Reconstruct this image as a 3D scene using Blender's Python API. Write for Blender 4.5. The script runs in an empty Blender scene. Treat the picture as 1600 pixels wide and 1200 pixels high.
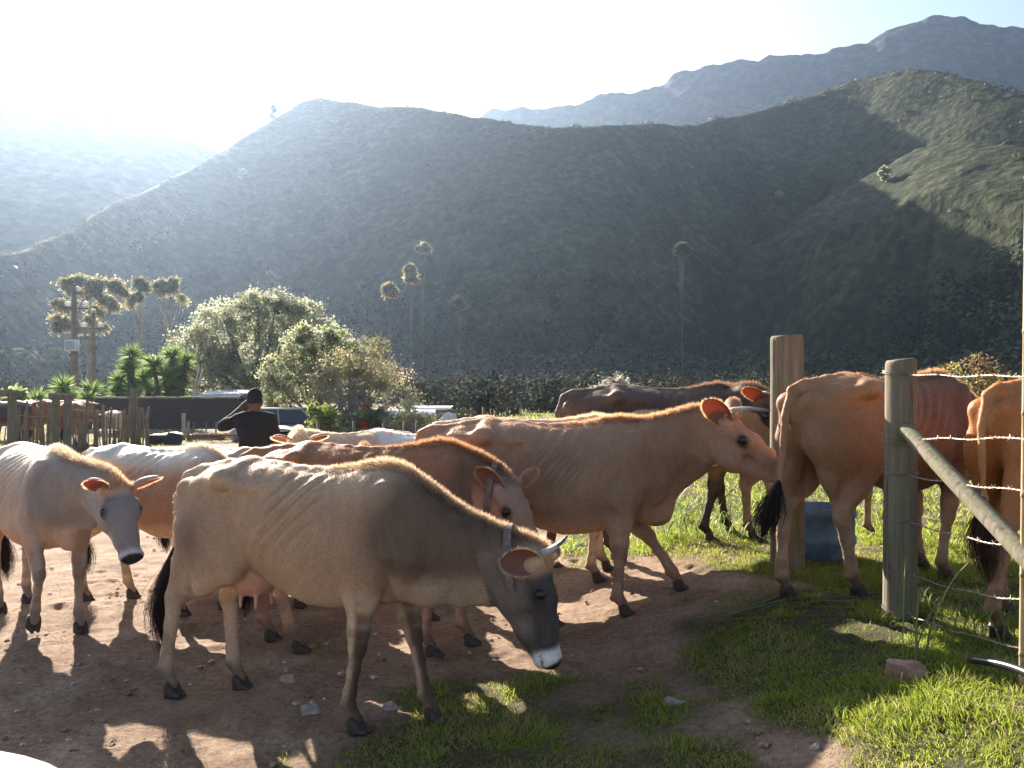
import bpy, math, random, time
import numpy as np
from mathutils import Vector, Matrix
T0 = time.time()
random.seed(7)
rng = np.random.default_rng(11)
R = math.radians
SC = bpy.context.scene
COL = SC.collection
F = 1400.0            # focal length in photo pixels (photo 1600 x 1200)
HC = 1.6              # eye height

# ------------------------------------------------------------------ camera, sky, sun, exposure
cam_data = bpy.data.cameras.new('camera')
cam = bpy.data.objects.new('camera', cam_data)
COL.objects.link(cam)
cam.location = (0, 0, HC)
cam.rotation_euler = (R(90), 0, 0)
cam_data.sensor_width = 36.0
cam_data.lens = 36.0 * F / 1600.0
cam_data.clip_start = 0.05
cam_data.clip_end = 20000
SC.camera = cam
SC.render.resolution_x, SC.render.resolution_y = 1024, 768

SUN_EL, SUN_AZ = R(24), R(-26)      # azimuth measured from +Y towards +X
world = bpy.data.worlds.new('World')
SC.world = world
world.use_nodes = True
wn = world.node_tree
sky = wn.nodes.new('ShaderNodeTexSky')
sky.sky_type = 'NISHITA'
sky.sun_disc = False
sky.sun_elevation = SUN_EL
sky.sun_rotation = SUN_AZ
sky.altitude = 200
sky.air_density = 1.0
sky.dust_density = 2.0
sky.ozone_density = 1.0
wn.links.new(sky.outputs[0], wn.nodes['Background'].inputs[0])
wn.nodes['Background'].inputs[1].default_value = 0.05
sun_data = bpy.data.lights.new('sun', 'SUN')
sun_data.energy = 5.0
sun_data.angle = R(0.5)
sun_data.color = (1.0, 0.90, 0.76)
sun = bpy.data.objects.new('sun', sun_data)
COL.objects.link(sun)
sun_dir = Vector((math.sin(SUN_AZ) * math.cos(SUN_EL), math.cos(SUN_AZ) * math.cos(SUN_EL), math.sin(SUN_EL)))
sun.rotation_euler = sun_dir.to_track_quat('Z', 'Y').to_euler()
vs = SC.view_settings
vs.view_transform = 'Standard'
vs.look = 'None'
vs.gamma = 1.0
vs.exposure = 2.15
SC.cycles.use_denoising = True
SC.cycles.max_bounces = 8
SC.cycles.diffuse_bounces = 3
SC.cycles.transparent_max_bounces = 8
SC.cycles.volume_bounces = 0
# ------------------------------------------------------------------ small helpers
def tag(o, label=None, cat=None, group=None, kind=None):
    if label: o['label'] = label
    if cat: o['category'] = cat
    if group: o['group'] = group
    if kind: o['kind'] = kind
    return o

def empty(name, loc=(0, 0, 0), rz=0.0, **k):
    o = bpy.data.objects.new(name, None)
    COL.objects.link(o)
    o.location = loc
    o.rotation_euler = (0, 0, rz)
    o.empty_display_size = 0.1
    return tag(o, **k)

def unit(v):
    v = np.asarray(v, float)
    return v / (np.linalg.norm(v) + 1e-12)

def smoothstep(a, b, x):
    t = np.clip((np.asarray(x, float) - a) / (b - a), 0, 1)
    return t * t * (3 - 2 * t)

def _hash(i, j, k):
    n = (i * 73856093) ^ (j * 19349663) ^ (k * 83492791)
    n = (n ^ (n >> 13)) * 1274126177
    n = n & 0x7fffffff
    return (n % 100003) / 100003.0

def noise3(p, scale=1.0, seed=0):
    """value noise in [0,1], p (N,3)"""
    q = np.asarray(p, float) / scale + 1000.5 + seed * 17.3
    i = np.floor(q).astype(np.int64)
    f = q - i
    f = f * f * (3 - 2 * f)
    out = 0
    for a in (0, 1):
        for b in (0, 1):
            for c in (0, 1):
                w = (f[..., 0] if a else 1 - f[..., 0]) * (f[..., 1] if b else 1 - f[..., 1]) * (f[..., 2] if c else 1 - f[..., 2])
                out = out + w * _hash(i[..., 0] + a, i[..., 1] + b, i[..., 2] + c)
    return out

def fbm(p, scale, octv=4, seed=0):
    s, a, t = 0, 1.0, 0
    for o in range(octv):
        s = s + a * noise3(p, scale / 2 ** o, seed + o)
        t += a
        a *= 0.5
    return s / t

def n2(x, y, scale, seed=0, octv=3):
    x, y = np.broadcast_arrays(np.asarray(x, float), np.asarray(y, float))
    return fbm(np.stack([x, y, np.zeros_like(x)], -1), scale, octv, seed)

def np_mesh(name, V, Fc, mat=None, parent=None, smooth=True, col=None, attrs=None, loc=None):
    """V (N,3); Fc: (M,k) array or list of arrays of faces; returns object"""
    V = np.asarray(V, float)
    me = bpy.data.meshes.new(name)
    if not isinstance(Fc, (list, tuple)):
        Fc = [Fc]
    Fc = [np.asarray(f, np.int32) for f in Fc if len(f)]
    loops = np.concatenate([f.ravel() for f in Fc]).astype(np.int32)
    sizes = np.concatenate([np.full(len(f), f.shape[1], np.int32) for f in Fc])
    starts = np.concatenate([[0], np.cumsum(sizes)[:-1]]).astype(np.int32)
    me.vertices.add(len(V))
    me.vertices.foreach_set('co', V.astype(np.float32).ravel())
    me.loops.add(len(loops))
    me.loops.foreach_set('vertex_index', loops)
    me.polygons.add(len(sizes))
    me.polygons.foreach_set('loop_start', starts)
    me.polygons.foreach_set('loop_total', sizes)
    me.polygons.foreach_set('use_smooth', np.full(len(sizes), bool(smooth)))
    me.update(calc_edges=True)
    if col is not None:
        c4 = np.ones((len(V), 4), np.float32)
        c4[:, :3] = col
        ca = me.color_attributes.new('Col', 'FLOAT_COLOR', 'POINT')
        ca.data.foreach_set('color', c4.ravel())
    for k, v in (attrs or {}).items():
        at = me.attributes.new(k, 'FLOAT', 'POINT')
        at.data.foreach_set('value', np.asarray(v, np.float32))
    if mat is not None:
        me.materials.append(mat)
    o = bpy.data.objects.new(name, me)
    COL.objects.link(o)
    if parent is not None:
        o.parent = parent
    if loc is not None:
        o.location = loc
    return o

class MB:
    """collects shapes into one mesh, with per-vertex colour"""
    def __init__(s):
        s.V, s.Q, s.T, s.C, s.n = [], [], [], [], 0
    def add(s, V, quads=None, tris=None, col=(1, 1, 1)):
        V = np.asarray(V, float)
        s.V.append(V)
        if quads is not None and len(quads): s.Q.append(np.asarray(quads) + s.n)
        if tris is not None and len(tris): s.T.append(np.asarray(tris) + s.n)
        c = np.asarray(col, float)
        s.C.append(np.broadcast_to(c, (len(V), 3)) if c.ndim == 1 else c)
        s.n += len(V)
    def box(s, c, size, rz=0.0, M=None, col=(1, 1, 1), bevel=0.0):
        hx, hy, hz = [d / 2 for d in size]
        b = min(bevel, hx * .9, hy * .9, hz * .9)
        if b > 0:
            # chamfered box: 24 verts
            V, Q, T = [], [], []
            idx = {}
            for sx in (-1, 1):
                for sy in (-1, 1):
                    for sz in (-1, 1):
                        for a in range(3):
                            p = [sx * (hx - b), sy * (hy - b), sz * (hz - b)]
                            p[a] += (sx, sy, sz)[a] * b
                            idx[(sx, sy, sz, a)] = len(V)
                            V.append(p)
                        T.append([idx[(sx, sy, sz, 0)], idx[(sx, sy, sz, 1)], idx[(sx, sy, sz, 2)]])
            for a in range(3):
                o = [i for i in range(3) if i != a]
                for sgn in (-1, 1):
                    q = []
                    for (u, v) in ((-1, -1), (1, -1), (1, 1), (-1, 1)):
                        k = [0, 0, 0]; k[a] = sgn; k[o[0]] = u; k[o[1]] = v
                        q.append(idx[(k[0], k[1], k[2], a)])
                    Q.append(q)
            for a in range(3):       # edges parallel to axis a
                o = [i for i in range(3) if i != a]
                for u in (-1, 1):
                    for v in (-1, 1):
                        q = []
                        for (e, f) in ((-1, o[0]), (1, o[0]), (1, o[1]), (-1, o[1])):
                            k = [0, 0, 0]; k[a] = e; k[o[0]] = u; k[o[1]] = v
                            q.append(idx[(k[0], k[1], k[2], f)])
                        Q.append(q)
            V = np.array(V, float)
        else:
            V = np.array([[x, y, z] for x in (-hx, hx) for y in (-hy, hy) for z in (-hz, hz)], float)
            Q = [[0, 1, 3, 2], [4, 6, 7, 5], [0, 4, 5, 1], [2, 3, 7, 6], [0, 2, 6, 4], [1, 5, 7, 3]]
            T = None
        if M is not None:
            V = V @ np.asarray(M)[:3, :3].T
        if rz:
            cz, sz = math.cos(rz), math.sin(rz)
            V = V @ np.array([[cz, -sz, 0], [sz, cz, 0], [0, 0, 1]]).T
        s.add(V + np.asarray(c, float), Q, T, col)
    def tube(s, pts, radii, n=8, col=(1, 1, 1), cap=True, flat=1.0):
        V, Q, T, cc = tube_geo(pts, radii, n, cap, flat)
        if isinstance(col, np.ndarray) and col.ndim == 2:
            col = np.repeat(col, n, 0)
            if cap: col = np.vstack([col, col[:1], col[-1:]])
        s.add(V, Q, T, col)
    def build(s, name, mat, parent=None, smooth=False, kind=None, usecol=True, attrs=None):
        V = np.vstack(s.V)
        fl = []
        if s.Q: fl.append(np.vstack(s.Q))
        if s.T: fl.append(np.vstack(s.T))
        o = np_mesh(name, V, fl, mat, parent, smooth, np.vstack(s.C) if usecol else None, attrs)
        if kind: o['kind'] = kind
        return o

def frames(pts):
    pts = np.asarray(pts, float)
    t = np.gradient(pts, axis=0) if len(pts) > 2 else np.repeat((pts[-1] - pts[0])[None], len(pts), 0)
    t /= np.linalg.norm(t, axis=1, keepdims=True) + 1e-12
    ref = np.array([0, 0, 1.0]) if abs(t[0, 2]) < 0.9 else np.array([0, 1.0, 0])
    a = np.cross(t[0], ref); a /= np.linalg.norm(a)
    A = [a]
    for i in range(1, len(pts)):
        a = A[-1] - t[i] * np.dot(A[-1], t[i])
        a /= np.linalg.norm(a) + 1e-12
        A.append(a)
    A = np.array(A)
    B = np.cross(t, A)
    return t, A, B

def tube_geo(pts, radii, n=8, cap=True, flat=1.0):
    pts = np.asarray(pts, float)
    radii = np.broadcast_to(np.asarray(radii, float), (len(pts),))
    t, A, B = frames(pts)
    th = np.linspace(0, 2 * math.pi, n, endpoint=False)
    V = pts[:, None] + radii[:, None, None] * (np.cos(th)[None, :, None] * A[:, None] + flat * np.sin(th)[None, :, None] * B[:, None])
    V = V.reshape(-1, 3)
    i = np.arange(len(pts) - 1)[:, None] * n
    j = np.arange(n)[None]
    k = (j + 1) % n
    Q = np.stack([i + j, i + k, i + n + k, i + n + j], -1).reshape(-1, 4)
    T = []
    if cap:
        m = len(V)
        V = np.vstack([V, pts[:1], pts[-1:]])
        e = (len(pts) - 1) * n
        T = [[m, (q + 1) % n, q] for q in range(n)] + [[m + 1, e + q, e + (q + 1) % n] for q in range(n)]
    return V, Q, np.array(T).reshape(-1, 3), None

# ------------------------------------------------------------------ materials
def new_mat(name):
    m = bpy.data.materials.new(name)
    m.use_nodes = True
    nt = m.node_tree
    return m, nt, nt.nodes['Principled BSDF']

def NN(nt, typ, **k):
    n = nt.nodes.new(typ)
    for a, v in k.items():
        if a.startswith('i_'):
            key = a[2:]
            key = int(key) if key.isdigit() else key.replace('_', ' ')
            n.inputs[key].default_value = v
        else:
            setattr(n, a, v)
    return n

def ramp(nt, stops):
    n = nt.nodes.new('ShaderNodeValToRGB')
    cr = n.color_ramp
    while len(cr.elements) < len(stops): cr.elements.new(0.5)
    for e, (p, c) in zip(cr.elements, stops):
        e.position = p
        e.color = (c[0], c[1], c[2], 1) if hasattr(c, '__len__') else (c, c, c, 1)
    return n

def mat_plain(name, col, rough=0.7, metal=0.0, noise=None, bump=0.0, vcol=False, spec=0.3, coat=0.0):
    """principled with noise mottling; noise=(scale, amount)"""
    m, nt, b = new_mat(name)
    b.inputs['Roughness'].default_value = rough
    b.inputs['Metallic'].default_value = metal
    b.inputs['Specular IOR Level'].default_value = spec
    b.inputs['Coat Weight'].default_value = coat
    src = None
    if vcol:
        a = NN(nt, 'ShaderNodeVertexColor', layer_name='Col')
        mx = NN(nt, 'ShaderNodeMix', data_type='RGBA', blend_type='MULTIPLY')
        mx.inputs[0].default_value = 1.0
        nt.links.new(a.outputs[0], mx.inputs[6])
        mx.inputs[7].default_value = (*col, 1)
        src = mx.outputs[2]
    else:
        rgb = NN(nt, 'ShaderNodeRGB')
        rgb.outputs[0].default_value = (*col, 1)
        src = rgb.outputs[0]
    if noise or bump:
        tc = NN(nt, 'ShaderNodeTexCoord')
        nz = NN(nt, 'ShaderNodeTexNoise')
        nz.inputs['Scale'].default_value = noise[0] if noise else 20
        nz.inputs['Detail'].default_value = 6
        nt.links.new(tc.outputs['Object'], nz.inputs['Vector'])
        if noise:
            rp = ramp(nt, [(0.3, 1 - noise[1]), (0.7, 1 + noise[1])])
            nt.links.new(nz.outputs[0], rp.inputs[0])
            m2 = NN(nt, 'ShaderNodeMix', data_type='RGBA', blend_type='MULTIPLY')
            m2.inputs[0].default_value = 1.0
            nt.links.new(src, m2.inputs[6]); nt.links.new(rp.outputs[0], m2.inputs[7])
            src = m2.outputs[2]
        if bump:
            bp = NN(nt, 'ShaderNodeBump')
            bp.inputs['Strength'].default_value = min(1, bump * 10)
            bp.inputs['Distance'].default_value = bump
            nt.links.new(nz.outputs[0], bp.inputs['Height'])
            nt.links.new(bp.outputs[0], b.inputs['Normal'])
    nt.links.new(src, b.inputs['Base Color'])
    return m

def mat_leaf(name, gain=1.0, trans=0.4, rough=0.6):
    """foliage: vertex colour, diffuse plus translucent"""
    m, nt, b = new_mat(name)
    b.inputs['Roughness'].default_value = rough
    b.inputs['Specular IOR Level'].default_value = 0.25
    a = NN(nt, 'ShaderNodeVertexColor', layer_name='Col')
    tr = NN(nt, 'ShaderNodeBsdfTranslucent')
    mx = NN(nt, 'ShaderNodeMixShader', i_0=trans)
    g = NN(nt, 'ShaderNodeMix', data_type='RGBA', blend_type='MULTIPLY', i_0=1.0)
    g.inputs[7].default_value = (gain, gain, gain, 1)
    nt.links.new(a.outputs[0], b.inputs['Base Color'])
    nt.links.new(a.outputs[0], g.inputs[6])
    nt.links.new(g.outputs[2], tr.inputs[0])
    nt.links.new(b.outputs[0], mx.inputs[1])
    nt.links.new(tr.outputs[0], mx.inputs[2])
    nt.links.new(mx.outputs[0], nt.nodes['Material Output'].inputs[0])
    return m
# ------------------------------------------------------------------ signed-distance modelling: one continuous surface per animal
class SDF:
    def __init__(s, lo, hi, h):
        s.h = h
        s.lo = np.array(lo, float)
        s.dim = np.ceil((np.array(hi) - s.lo) / h).astype(int) + 1
        s.D = np.full(s.dim, 0.3, np.float32)
        s.ax = [s.lo[i] + h * np.arange(s.dim[i]) for i in range(3)]
    def region(s, lo, hi):
        a = np.clip(np.floor((np.asarray(lo) - s.lo) / s.h).astype(int), 0, s.dim - 1)
        b = np.clip(np.ceil((np.asarray(hi) - s.lo) / s.h).astype(int) + 1, 1, s.dim)
        sl = tuple(slice(a[i], max(b[i], a[i] + 1)) for i in range(3))
        X, Y, Z = np.meshgrid(*[s.ax[i][sl[i]] for i in range(3)], indexing='ij')
        return sl, X, Y, Z
    def put(s, sl, d, k):
        D = s.D[sl]
        hh = np.clip(k - np.abs(D - d), 0, None) / k
        s.D[sl] = np.minimum(D, d) - hh * hh * k * 0.25
    def cut(s, sl, d, k):
        D = s.D[sl]
        d = -d
        hh = np.clip(k - np.abs(D - d), 0, None) / k
        s.D[sl] = np.maximum(D, d) + hh * hh * k * 0.25
    def seg(s, a, b, ra, rb, k=0.04, lat=None, carve=False):
        """elliptic cone from a to b; ra, rb: radius or (lateral, other); lat: lateral axis"""
        a, b = np.asarray(a, float), np.asarray(b, float)
        ra = (ra, ra) if np.isscalar(ra) else ra
        rb = (rb, rb) if np.isscalar(rb) else rb
        m = max(*ra, *rb) + k + 2 * s.h
        sl, X, Y, Z = s.region(np.minimum(a, b) - m, np.maximum(a, b) + m)
        P = np.stack([X - a[0], Y - a[1], Z - a[2]], -1)
        d = b - a
        L = np.dot(d, d) + 1e-9
        t = np.clip((P @ d) / L, 0, 1)
        Q = P - t[..., None] * d
        r1 = ra[0] + (rb[0] - ra[0]) * t
        r2 = ra[1] + (rb[1] - ra[1]) * t
        if lat is None:
            dist = np.sqrt((Q * Q).sum(-1)) - r1
        else:
            l = np.asarray(lat, float)
            l = l - d * np.dot(l, d) / L
            l /= np.linalg.norm(l) + 1e-9
            q1 = Q @ l
            q2 = np.sqrt(np.clip((Q * Q).sum(-1) - q1 * q1, 0, None))
            kk = np.sqrt((q1 / r1) ** 2 + (q2 / r2) ** 2)
            g = np.sqrt((q1 / r1 ** 2) ** 2 + (q2 / r2 ** 2) ** 2)
            dist = kk * (kk - 1) / (g + 1e-6)
            dist = np.where(kk < 0.2, -np.minimum(r1, r2) * 0.8, dist)
        (s.cut if carve else s.put)(sl, dist.astype(np.float32), k)
    def chain(s, pts, rad, k=0.04, lat=None):
        for i in range(len(pts) - 1):
            s.seg(pts[i], pts[i + 1], rad[i], rad[i + 1], k, lat)
    def ell(s, c, r, M=None, k=0.03, carve=False):
        """ellipsoid centre c, radii r, axes = rows of M"""
        m = max(r) + k + 2 * s.h
        c = np.asarray(c, float)
        sl, X, Y, Z = s.region(c - m, c + m)
        P = np.stack([X - c[0], Y - c[1], Z - c[2]], -1)
        if M is not None: P = P @ np.asarray(M, float).T
        r = np.asarray(r, float)
        kk = np.sqrt(((P / r) ** 2).sum(-1))
        g = np.sqrt(((P / r ** 2) ** 2).sum(-1))
        dist = kk * (kk - 1) / (g + 1e-6)
        dist = np.where(kk < 0.15, -min(r) * 0.8, dist)
        (s.cut if carve else s.put)(sl, dist.astype(np.float32), k)
    def mesh(s, smooth=2):
        """naive surface nets"""
        D = s.D
        nx, ny, nz = D.shape
        ins = D < 0
        c = [ins[a:nx - 1 + a, b:ny - 1 + b, e:nz - 1 + e] for a in (0, 1) for b in (0, 1) for e in (0, 1)]
        cnt = sum(x.astype(np.int8) for x in c)
        act = (cnt > 0) & (cnt < 8)
        idx = np.full(act.shape, -1, np.int64)
        ii = np.argwhere(act)
        idx[act] = np.arange(len(ii))
        acc = np.zeros((len(ii), 3)); w = np.zeros(len(ii))
        I = ii.T
        for (o, d) in [((a, b, 0), (0, 0, 1)) for a in (0, 1) for b in (0, 1)] + [((a, 0, b), (0, 1, 0)) for a in (0, 1) for b in (0, 1)] + [((0, a, b), (1, 0, 0)) for a in (0, 1) for b in (0, 1)]:
            p = I + np.array(o)[:, None]
            q = p + np.array(d)[:, None]
            da, db = D[p[0], p[1], p[2]], D[q[0], q[1], q[2]]
            m = (da < 0) != (db < 0)
            t = np.where(m, da / (da - db + 1e-12), 0)
            pos = np.array(o)[None] + t[:, None] * np.array(d)[None]
            acc += np.where(m[:, None], pos, 0)
            w += m
        V = s.lo + s.h * (ii + acc / w[:, None])
        faces = []
        for axis in range(3):
            o = [i for i in range(3) if i != axis]
            A = ins[tuple(slice(1, -1) if i != axis else slice(0, -1) for i in range(3))]
            B = ins[tuple(slice(1, -1) if i != axis else slice(1, None) for i in range(3))]
            m = A != B
            e = np.argwhere(m)
            e[:, o[0]] += 1; e[:, o[1]] += 1
            def at(da, db):
                q = e.copy(); q[:, o[0]] += da; q[:, o[1]] += db
                return idx[q[:, 0], q[:, 1], q[:, 2]]
            f = np.stack([at(-1, -1), at(0, -1), at(0, 0), at(-1, 0)], 1)
            flip = A[m] if axis != 1 else ~A[m]
            f[~flip] = f[~flip][:, ::-1]
            faces.append(f)
        Fc = np.vstack(faces)
        Fc = Fc[(Fc >= 0).all(1)]
        E = np.vstack([Fc[:, [0, 1]], Fc[:, [1, 2]], Fc[:, [2, 3]], Fc[:, [3, 0]]])
        for _ in range(smooth):
            S = np.zeros_like(V); n = np.zeros(len(V))
            for k in range(3):
                S[:, k] = np.bincount(E[:, 0], V[E[:, 1], k], len(V)) + np.bincount(E[:, 1], V[E[:, 0], k], len(V))
            n = np.bincount(E[:, 0], minlength=len(V)) + np.bincount(E[:, 1], minlength=len(V))
            V = V + 0.5 * (S / n[:, None] - V)
        return V, Fc

def face_normals(V, Fc):
    n = np.cross(V[Fc[:, 2]] - V[Fc[:, 0]], V[Fc[:, 3]] - V[Fc[:, 1]])
    a = np.linalg.norm(n, axis=1)
    return n / (a[:, None] + 1e-12), a * 0.5
MATS = {}
def coat_material():
    m, nt, b = new_mat('coat')
    b.inputs['Roughness'].default_value = .62
    b.inputs['Specular IOR Level'].default_value = .22
    b.inputs['Sheen Weight'].default_value = .0
    b.inputs['Sheen Roughness'].default_value = .5
    a = NN(nt, 'ShaderNodeVertexColor', layer_name='Col')
    tc = NN(nt, 'ShaderNodeTexCoord')
    mp = NN(nt, 'ShaderNodeMapping'); mp.inputs['Scale'].default_value = (60, 160, 110)
    nz = NN(nt, 'ShaderNodeTexNoise', i_Scale=1.0, i_Detail=4.0)
    nt.links.new(tc.outputs['Object'], mp.inputs[0]); nt.links.new(mp.outputs[0], nz.inputs[0])
    rp = ramp(nt, [(.25, .78), (.75, 1.2)])
    nt.links.new(nz.outputs[0], rp.inputs[0])
    mx = NN(nt, 'ShaderNodeMix', data_type='RGBA', blend_type='MULTIPLY', i_0=1.0)
    nt.links.new(a.outputs[0], mx.inputs[6]); nt.links.new(rp.outputs[0], mx.inputs[7])
    nt.links.new(mx.outputs[2], b.inputs['Base Color'])
    bp = NN(nt, 'ShaderNodeBump'); bp.inputs['Strength'].default_value = .55; bp.inputs['Distance'].default_value = .003
    nt.links.new(nz.outputs[0], bp.inputs['Height']); nt.links.new(bp.outputs[0], b.inputs['Normal'])
    at = NN(nt, 'ShaderNodeAttribute', attribute_name='ear')
    tr = NN(nt, 'ShaderNodeBsdfTranslucent')
    tr.inputs[0].default_value = (.42, .13, .06, 1)
    fac = NN(nt, 'ShaderNodeMath', operation='MULTIPLY'); fac.inputs[1].default_value = .42
    nt.links.new(at.outputs['Fac'], fac.inputs[0])
    ms = NN(nt, 'ShaderNodeMixShader')
    nt.links.new(fac.outputs[0], ms.inputs[0]); nt.links.new(b.outputs[0], ms.inputs[1]); nt.links.new(tr.outputs[0], ms.inputs[2])
    nt.links.new(ms.outputs[0], nt.nodes['Material Output'].inputs[0])
    return m
MATS['coat'] = coat_material()
MATS['hair'] = mat_leaf('hair', 1.5, .55, .5)
MATS['hoof'] = mat_plain('hoof', (.045, .034, .028), .55, noise=(40, .4))
MATS['eye'] = mat_plain('eye', (.012, .009, .008), .22, spec=.5)
MATS['horn'] = mat_plain('horn', (1, 1, 1), .4, vcol=True, noise=(60, .15))
MATS['leather'] = mat_plain('leather', (1, 1, 1), .7, vcol=True, noise=(50, .35))
MATS['metal'] = mat_plain('metal', (.35, .34, .33), .45, metal=.9)
# ------------------------------------------------------------------ cattle

TR = np.array([  # x, top, bottom, half width, height of widest point (share between bottom and top)
    [-.86, 1.10, .96, .03, .5], [-.82, 1.14, .88, .09, .5], [-.76, 1.175, .80, .13, .55], [-.66, 1.205, .78, .17, .6],
    [-.54, 1.225, .745, .195, .6], [-.42, 1.235, .705, .205, .55], [-.30, 1.225, .65, .235, .48], [-.15, 1.21, .585, .28, .44],
    [.02, 1.205, .535, .30, .42], [.18, 1.215, .54, .275, .45], [.30, 1.235, .565, .225, .5], [.42, 1.245, .585, .19, .5],
    [.52, 1.21, .61, .17, .45], [.61, 1.13, .655, .14, .45], [.69, 1.02, .72, .095, .5], [.74, .93, .79, .04, .5]])

def rot2(p, c, a):
    a = R(a); x, z = p[0] - c[0], p[2] - c[2]
    return np.array([c[0] + x * math.cos(a) + z * math.sin(a) * -1, p[1], c[2] + x * math.sin(a) + z * math.cos(a)])

def leg_joints(kind, side, swing=0, bend=0, lift=0, ground=0, past=0):
    """side +1 = the animal's left. swing > 0 moves the foot forward; bend > 0 folds the lower leg back"""
    s = side
    if kind == 'F':
        J = [(.40, .13 * s, .93), (.35, .155 * s, .72), (.375, .135 * s, .395), (.37, .13 * s, .125), (.42, .13 * s, .045)]
        J = [np.array(j, float) for j in J]
        top, mid = 1, 2
    else:
        J = [(-.58, .12 * s, .98), (-.43, .16 * s, .765), (-.69, .125 * s, .475), (-.655, .12 * s, .135), (-.60, .12 * s, .045)]
        J = [np.array(j, float) for j in J]
        top, mid = 0, 2
    c = J[top].copy()
    for i in range(top + 1, 5):
        J[i] = rot2(J[i], c, swing * (0.55 if (kind == 'H' and i == 1) else 1))
    c = J[mid].copy()
    for i in range(mid + 1, 5):
        J[i] = rot2(J[i], c, -bend)
    c = J[3].copy()
    J[4] = rot2(J[4], c, -past - (swing - bend) * (1 if lift < .01 else 0))
    zt, zh = J[1][2], J[4][2]
    target = .045 + ground + lift
    k = (zt - target) / (zt - zh)
    for i in range(2, 5):
        J[i][2] = zt - (zt - J[i][2]) * k
    return J

HOOF = {}
def hoof_mesh():
    if 'm' in HOOF: return HOOF['m']
    S = SDF((-.09, -.07, -.02), (.10, .07, .09), .006)
    for s in (-1, 1):
        S.seg((-.025, .021 * s, .055), (-.01, .022 * s, .005), (.024, .028), (.028, .040), .01, lat=(0, 1, 0))
        S.seg((-.01, .021 * s, .03), (.045, .018 * s, .008), .022, .014, .012)
        S.ell((-.045, .018 * s, .05), (.012, .012, .012), None, .01)
    sl, X, Y, Z = S.region((-1, -1, -1), (1, 1, 1))
    S.D = np.maximum(S.D, -(Z)).astype(np.float32)
    V, Fc = S.mesh(2)
    o = np_mesh('hoof', V, Fc, MATS['hoof'])
    HOOF['m'] = o.data
    bpy.data.objects.remove(o)
    return HOOF['m']

def ear_geo(H, P, side, L=.19, W=.064, up=.10, back=.35, fold=0.8, face=(.55, .75, -.3), sw=1.0):
    """cupped leaf; open side faces forward and out. H rows: head axes in body space"""
    d = unit(H[1] * side * sw - H[0] * back + H[2] * up)          # along the ear
    f = unit(H[0] * face[0] + H[1] * side * face[1] + H[2] * face[2])         # the way the cup opens
    f = unit(f - d * np.dot(f, d))
    w = np.cross(d, f)
    nu, nv = 14, 11
    base = P + H[0] * .045 + H[1] * side * .098 - H[2] * .03
    V, C = [], []
    for thick in (0, 1):
        for i in range(nu):
            u = i / (nu - 1)
            half = W * (0.42 + 0.62 * math.sin(math.pi * min(1, u * .93 + .03)) ** .8) * (1 - .10 * u) * (1 if u < .985 else .25)
            if u > .75: half *= math.sqrt(max(0.03, 1 - ((u - .75) / .26) ** 2))
            for j in range(nv):
                v = j / (nv - 1) * 2 - 1
                cup = fold * (1 - .55 * u)
                p = base + d * (L * u) + w * (half * math.sin(v * (.6 + cup)) / math.sin(.6 + cup)) \
                    - f * (half * (math.cos(v * (.6 + cup)) - math.cos(.6 + cup)) * .9) - f * thick * .006 * (1 - abs(v) ** 3) \
                    - H[2] * (.025 * u * u)
                V.append(p)
                C.append(1 if thick == 0 and abs(v) < .86 and .04 < u < .93 else 0)
    Q = []
    n = nu * nv
    for i in range(nu - 1):
        for j in range(nv - 1):
            a = i * nv + j
            Q.append([a, a + 1, a + nv + 1, a + nv]); Q.append([n + a, n + a + nv, n + a + nv + 1, n + a + 1])
    for i in range(nu - 1):
        for j in (0, nv - 1):
            a = i * nv + j; b = a + nv
            Q.append([a, b, n + b, n + a] if j == 0 else [a, n + a, n + b, b])
    for j in range(nv - 1):
        a = (nu - 1) * nv + j
        Q.append([a, a + 1, n + a + 1, n + a])
    return np.array(V), np.array(Q), np.array(C, float)

def hair_blades(P, D, L, W, C, seed=0, tipgain=1.35, droop=0.0):
    """P roots, D unit directions, L lengths; curved two-segment blades"""
    r = np.random.default_rng(seed)
    n = len(P)
    S = np.cross(D, r.normal(size=(n, 3))); S /= np.linalg.norm(S, axis=1, keepdims=True) + 1e-9
    L = np.broadcast_to(np.asarray(L, float), (n,))[:, None]
    W = np.broadcast_to(np.asarray(W, float), (n,))[:, None]
    mid = P + D * L * .55
    D2 = D + np.array([0, 0, -1.0]) * droop + r.normal(size=(n, 3)) * .12
    D2 /= np.linalg.norm(D2, axis=1, keepdims=True)
    tip = mid + D2 * L * .45
    V = np.stack([P - S * W * .5, P + S * W * .5, mid + S * W * .36, mid - S * W * .36, tip], 1).reshape(-1, 3)
    b = np.arange(n)[:, None] * 5
    Q = b + np.array([[0, 1, 2, 3]])
    T = b + np.array([[3, 2, 4]])
    Cc = np.stack([C, C, C * (1 + tipgain) / 2, C * (1 + tipgain) / 2, C * tipgain], 1).reshape(-1, 3)
    return V, Q, T, np.clip(Cc, 0, .9)

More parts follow.
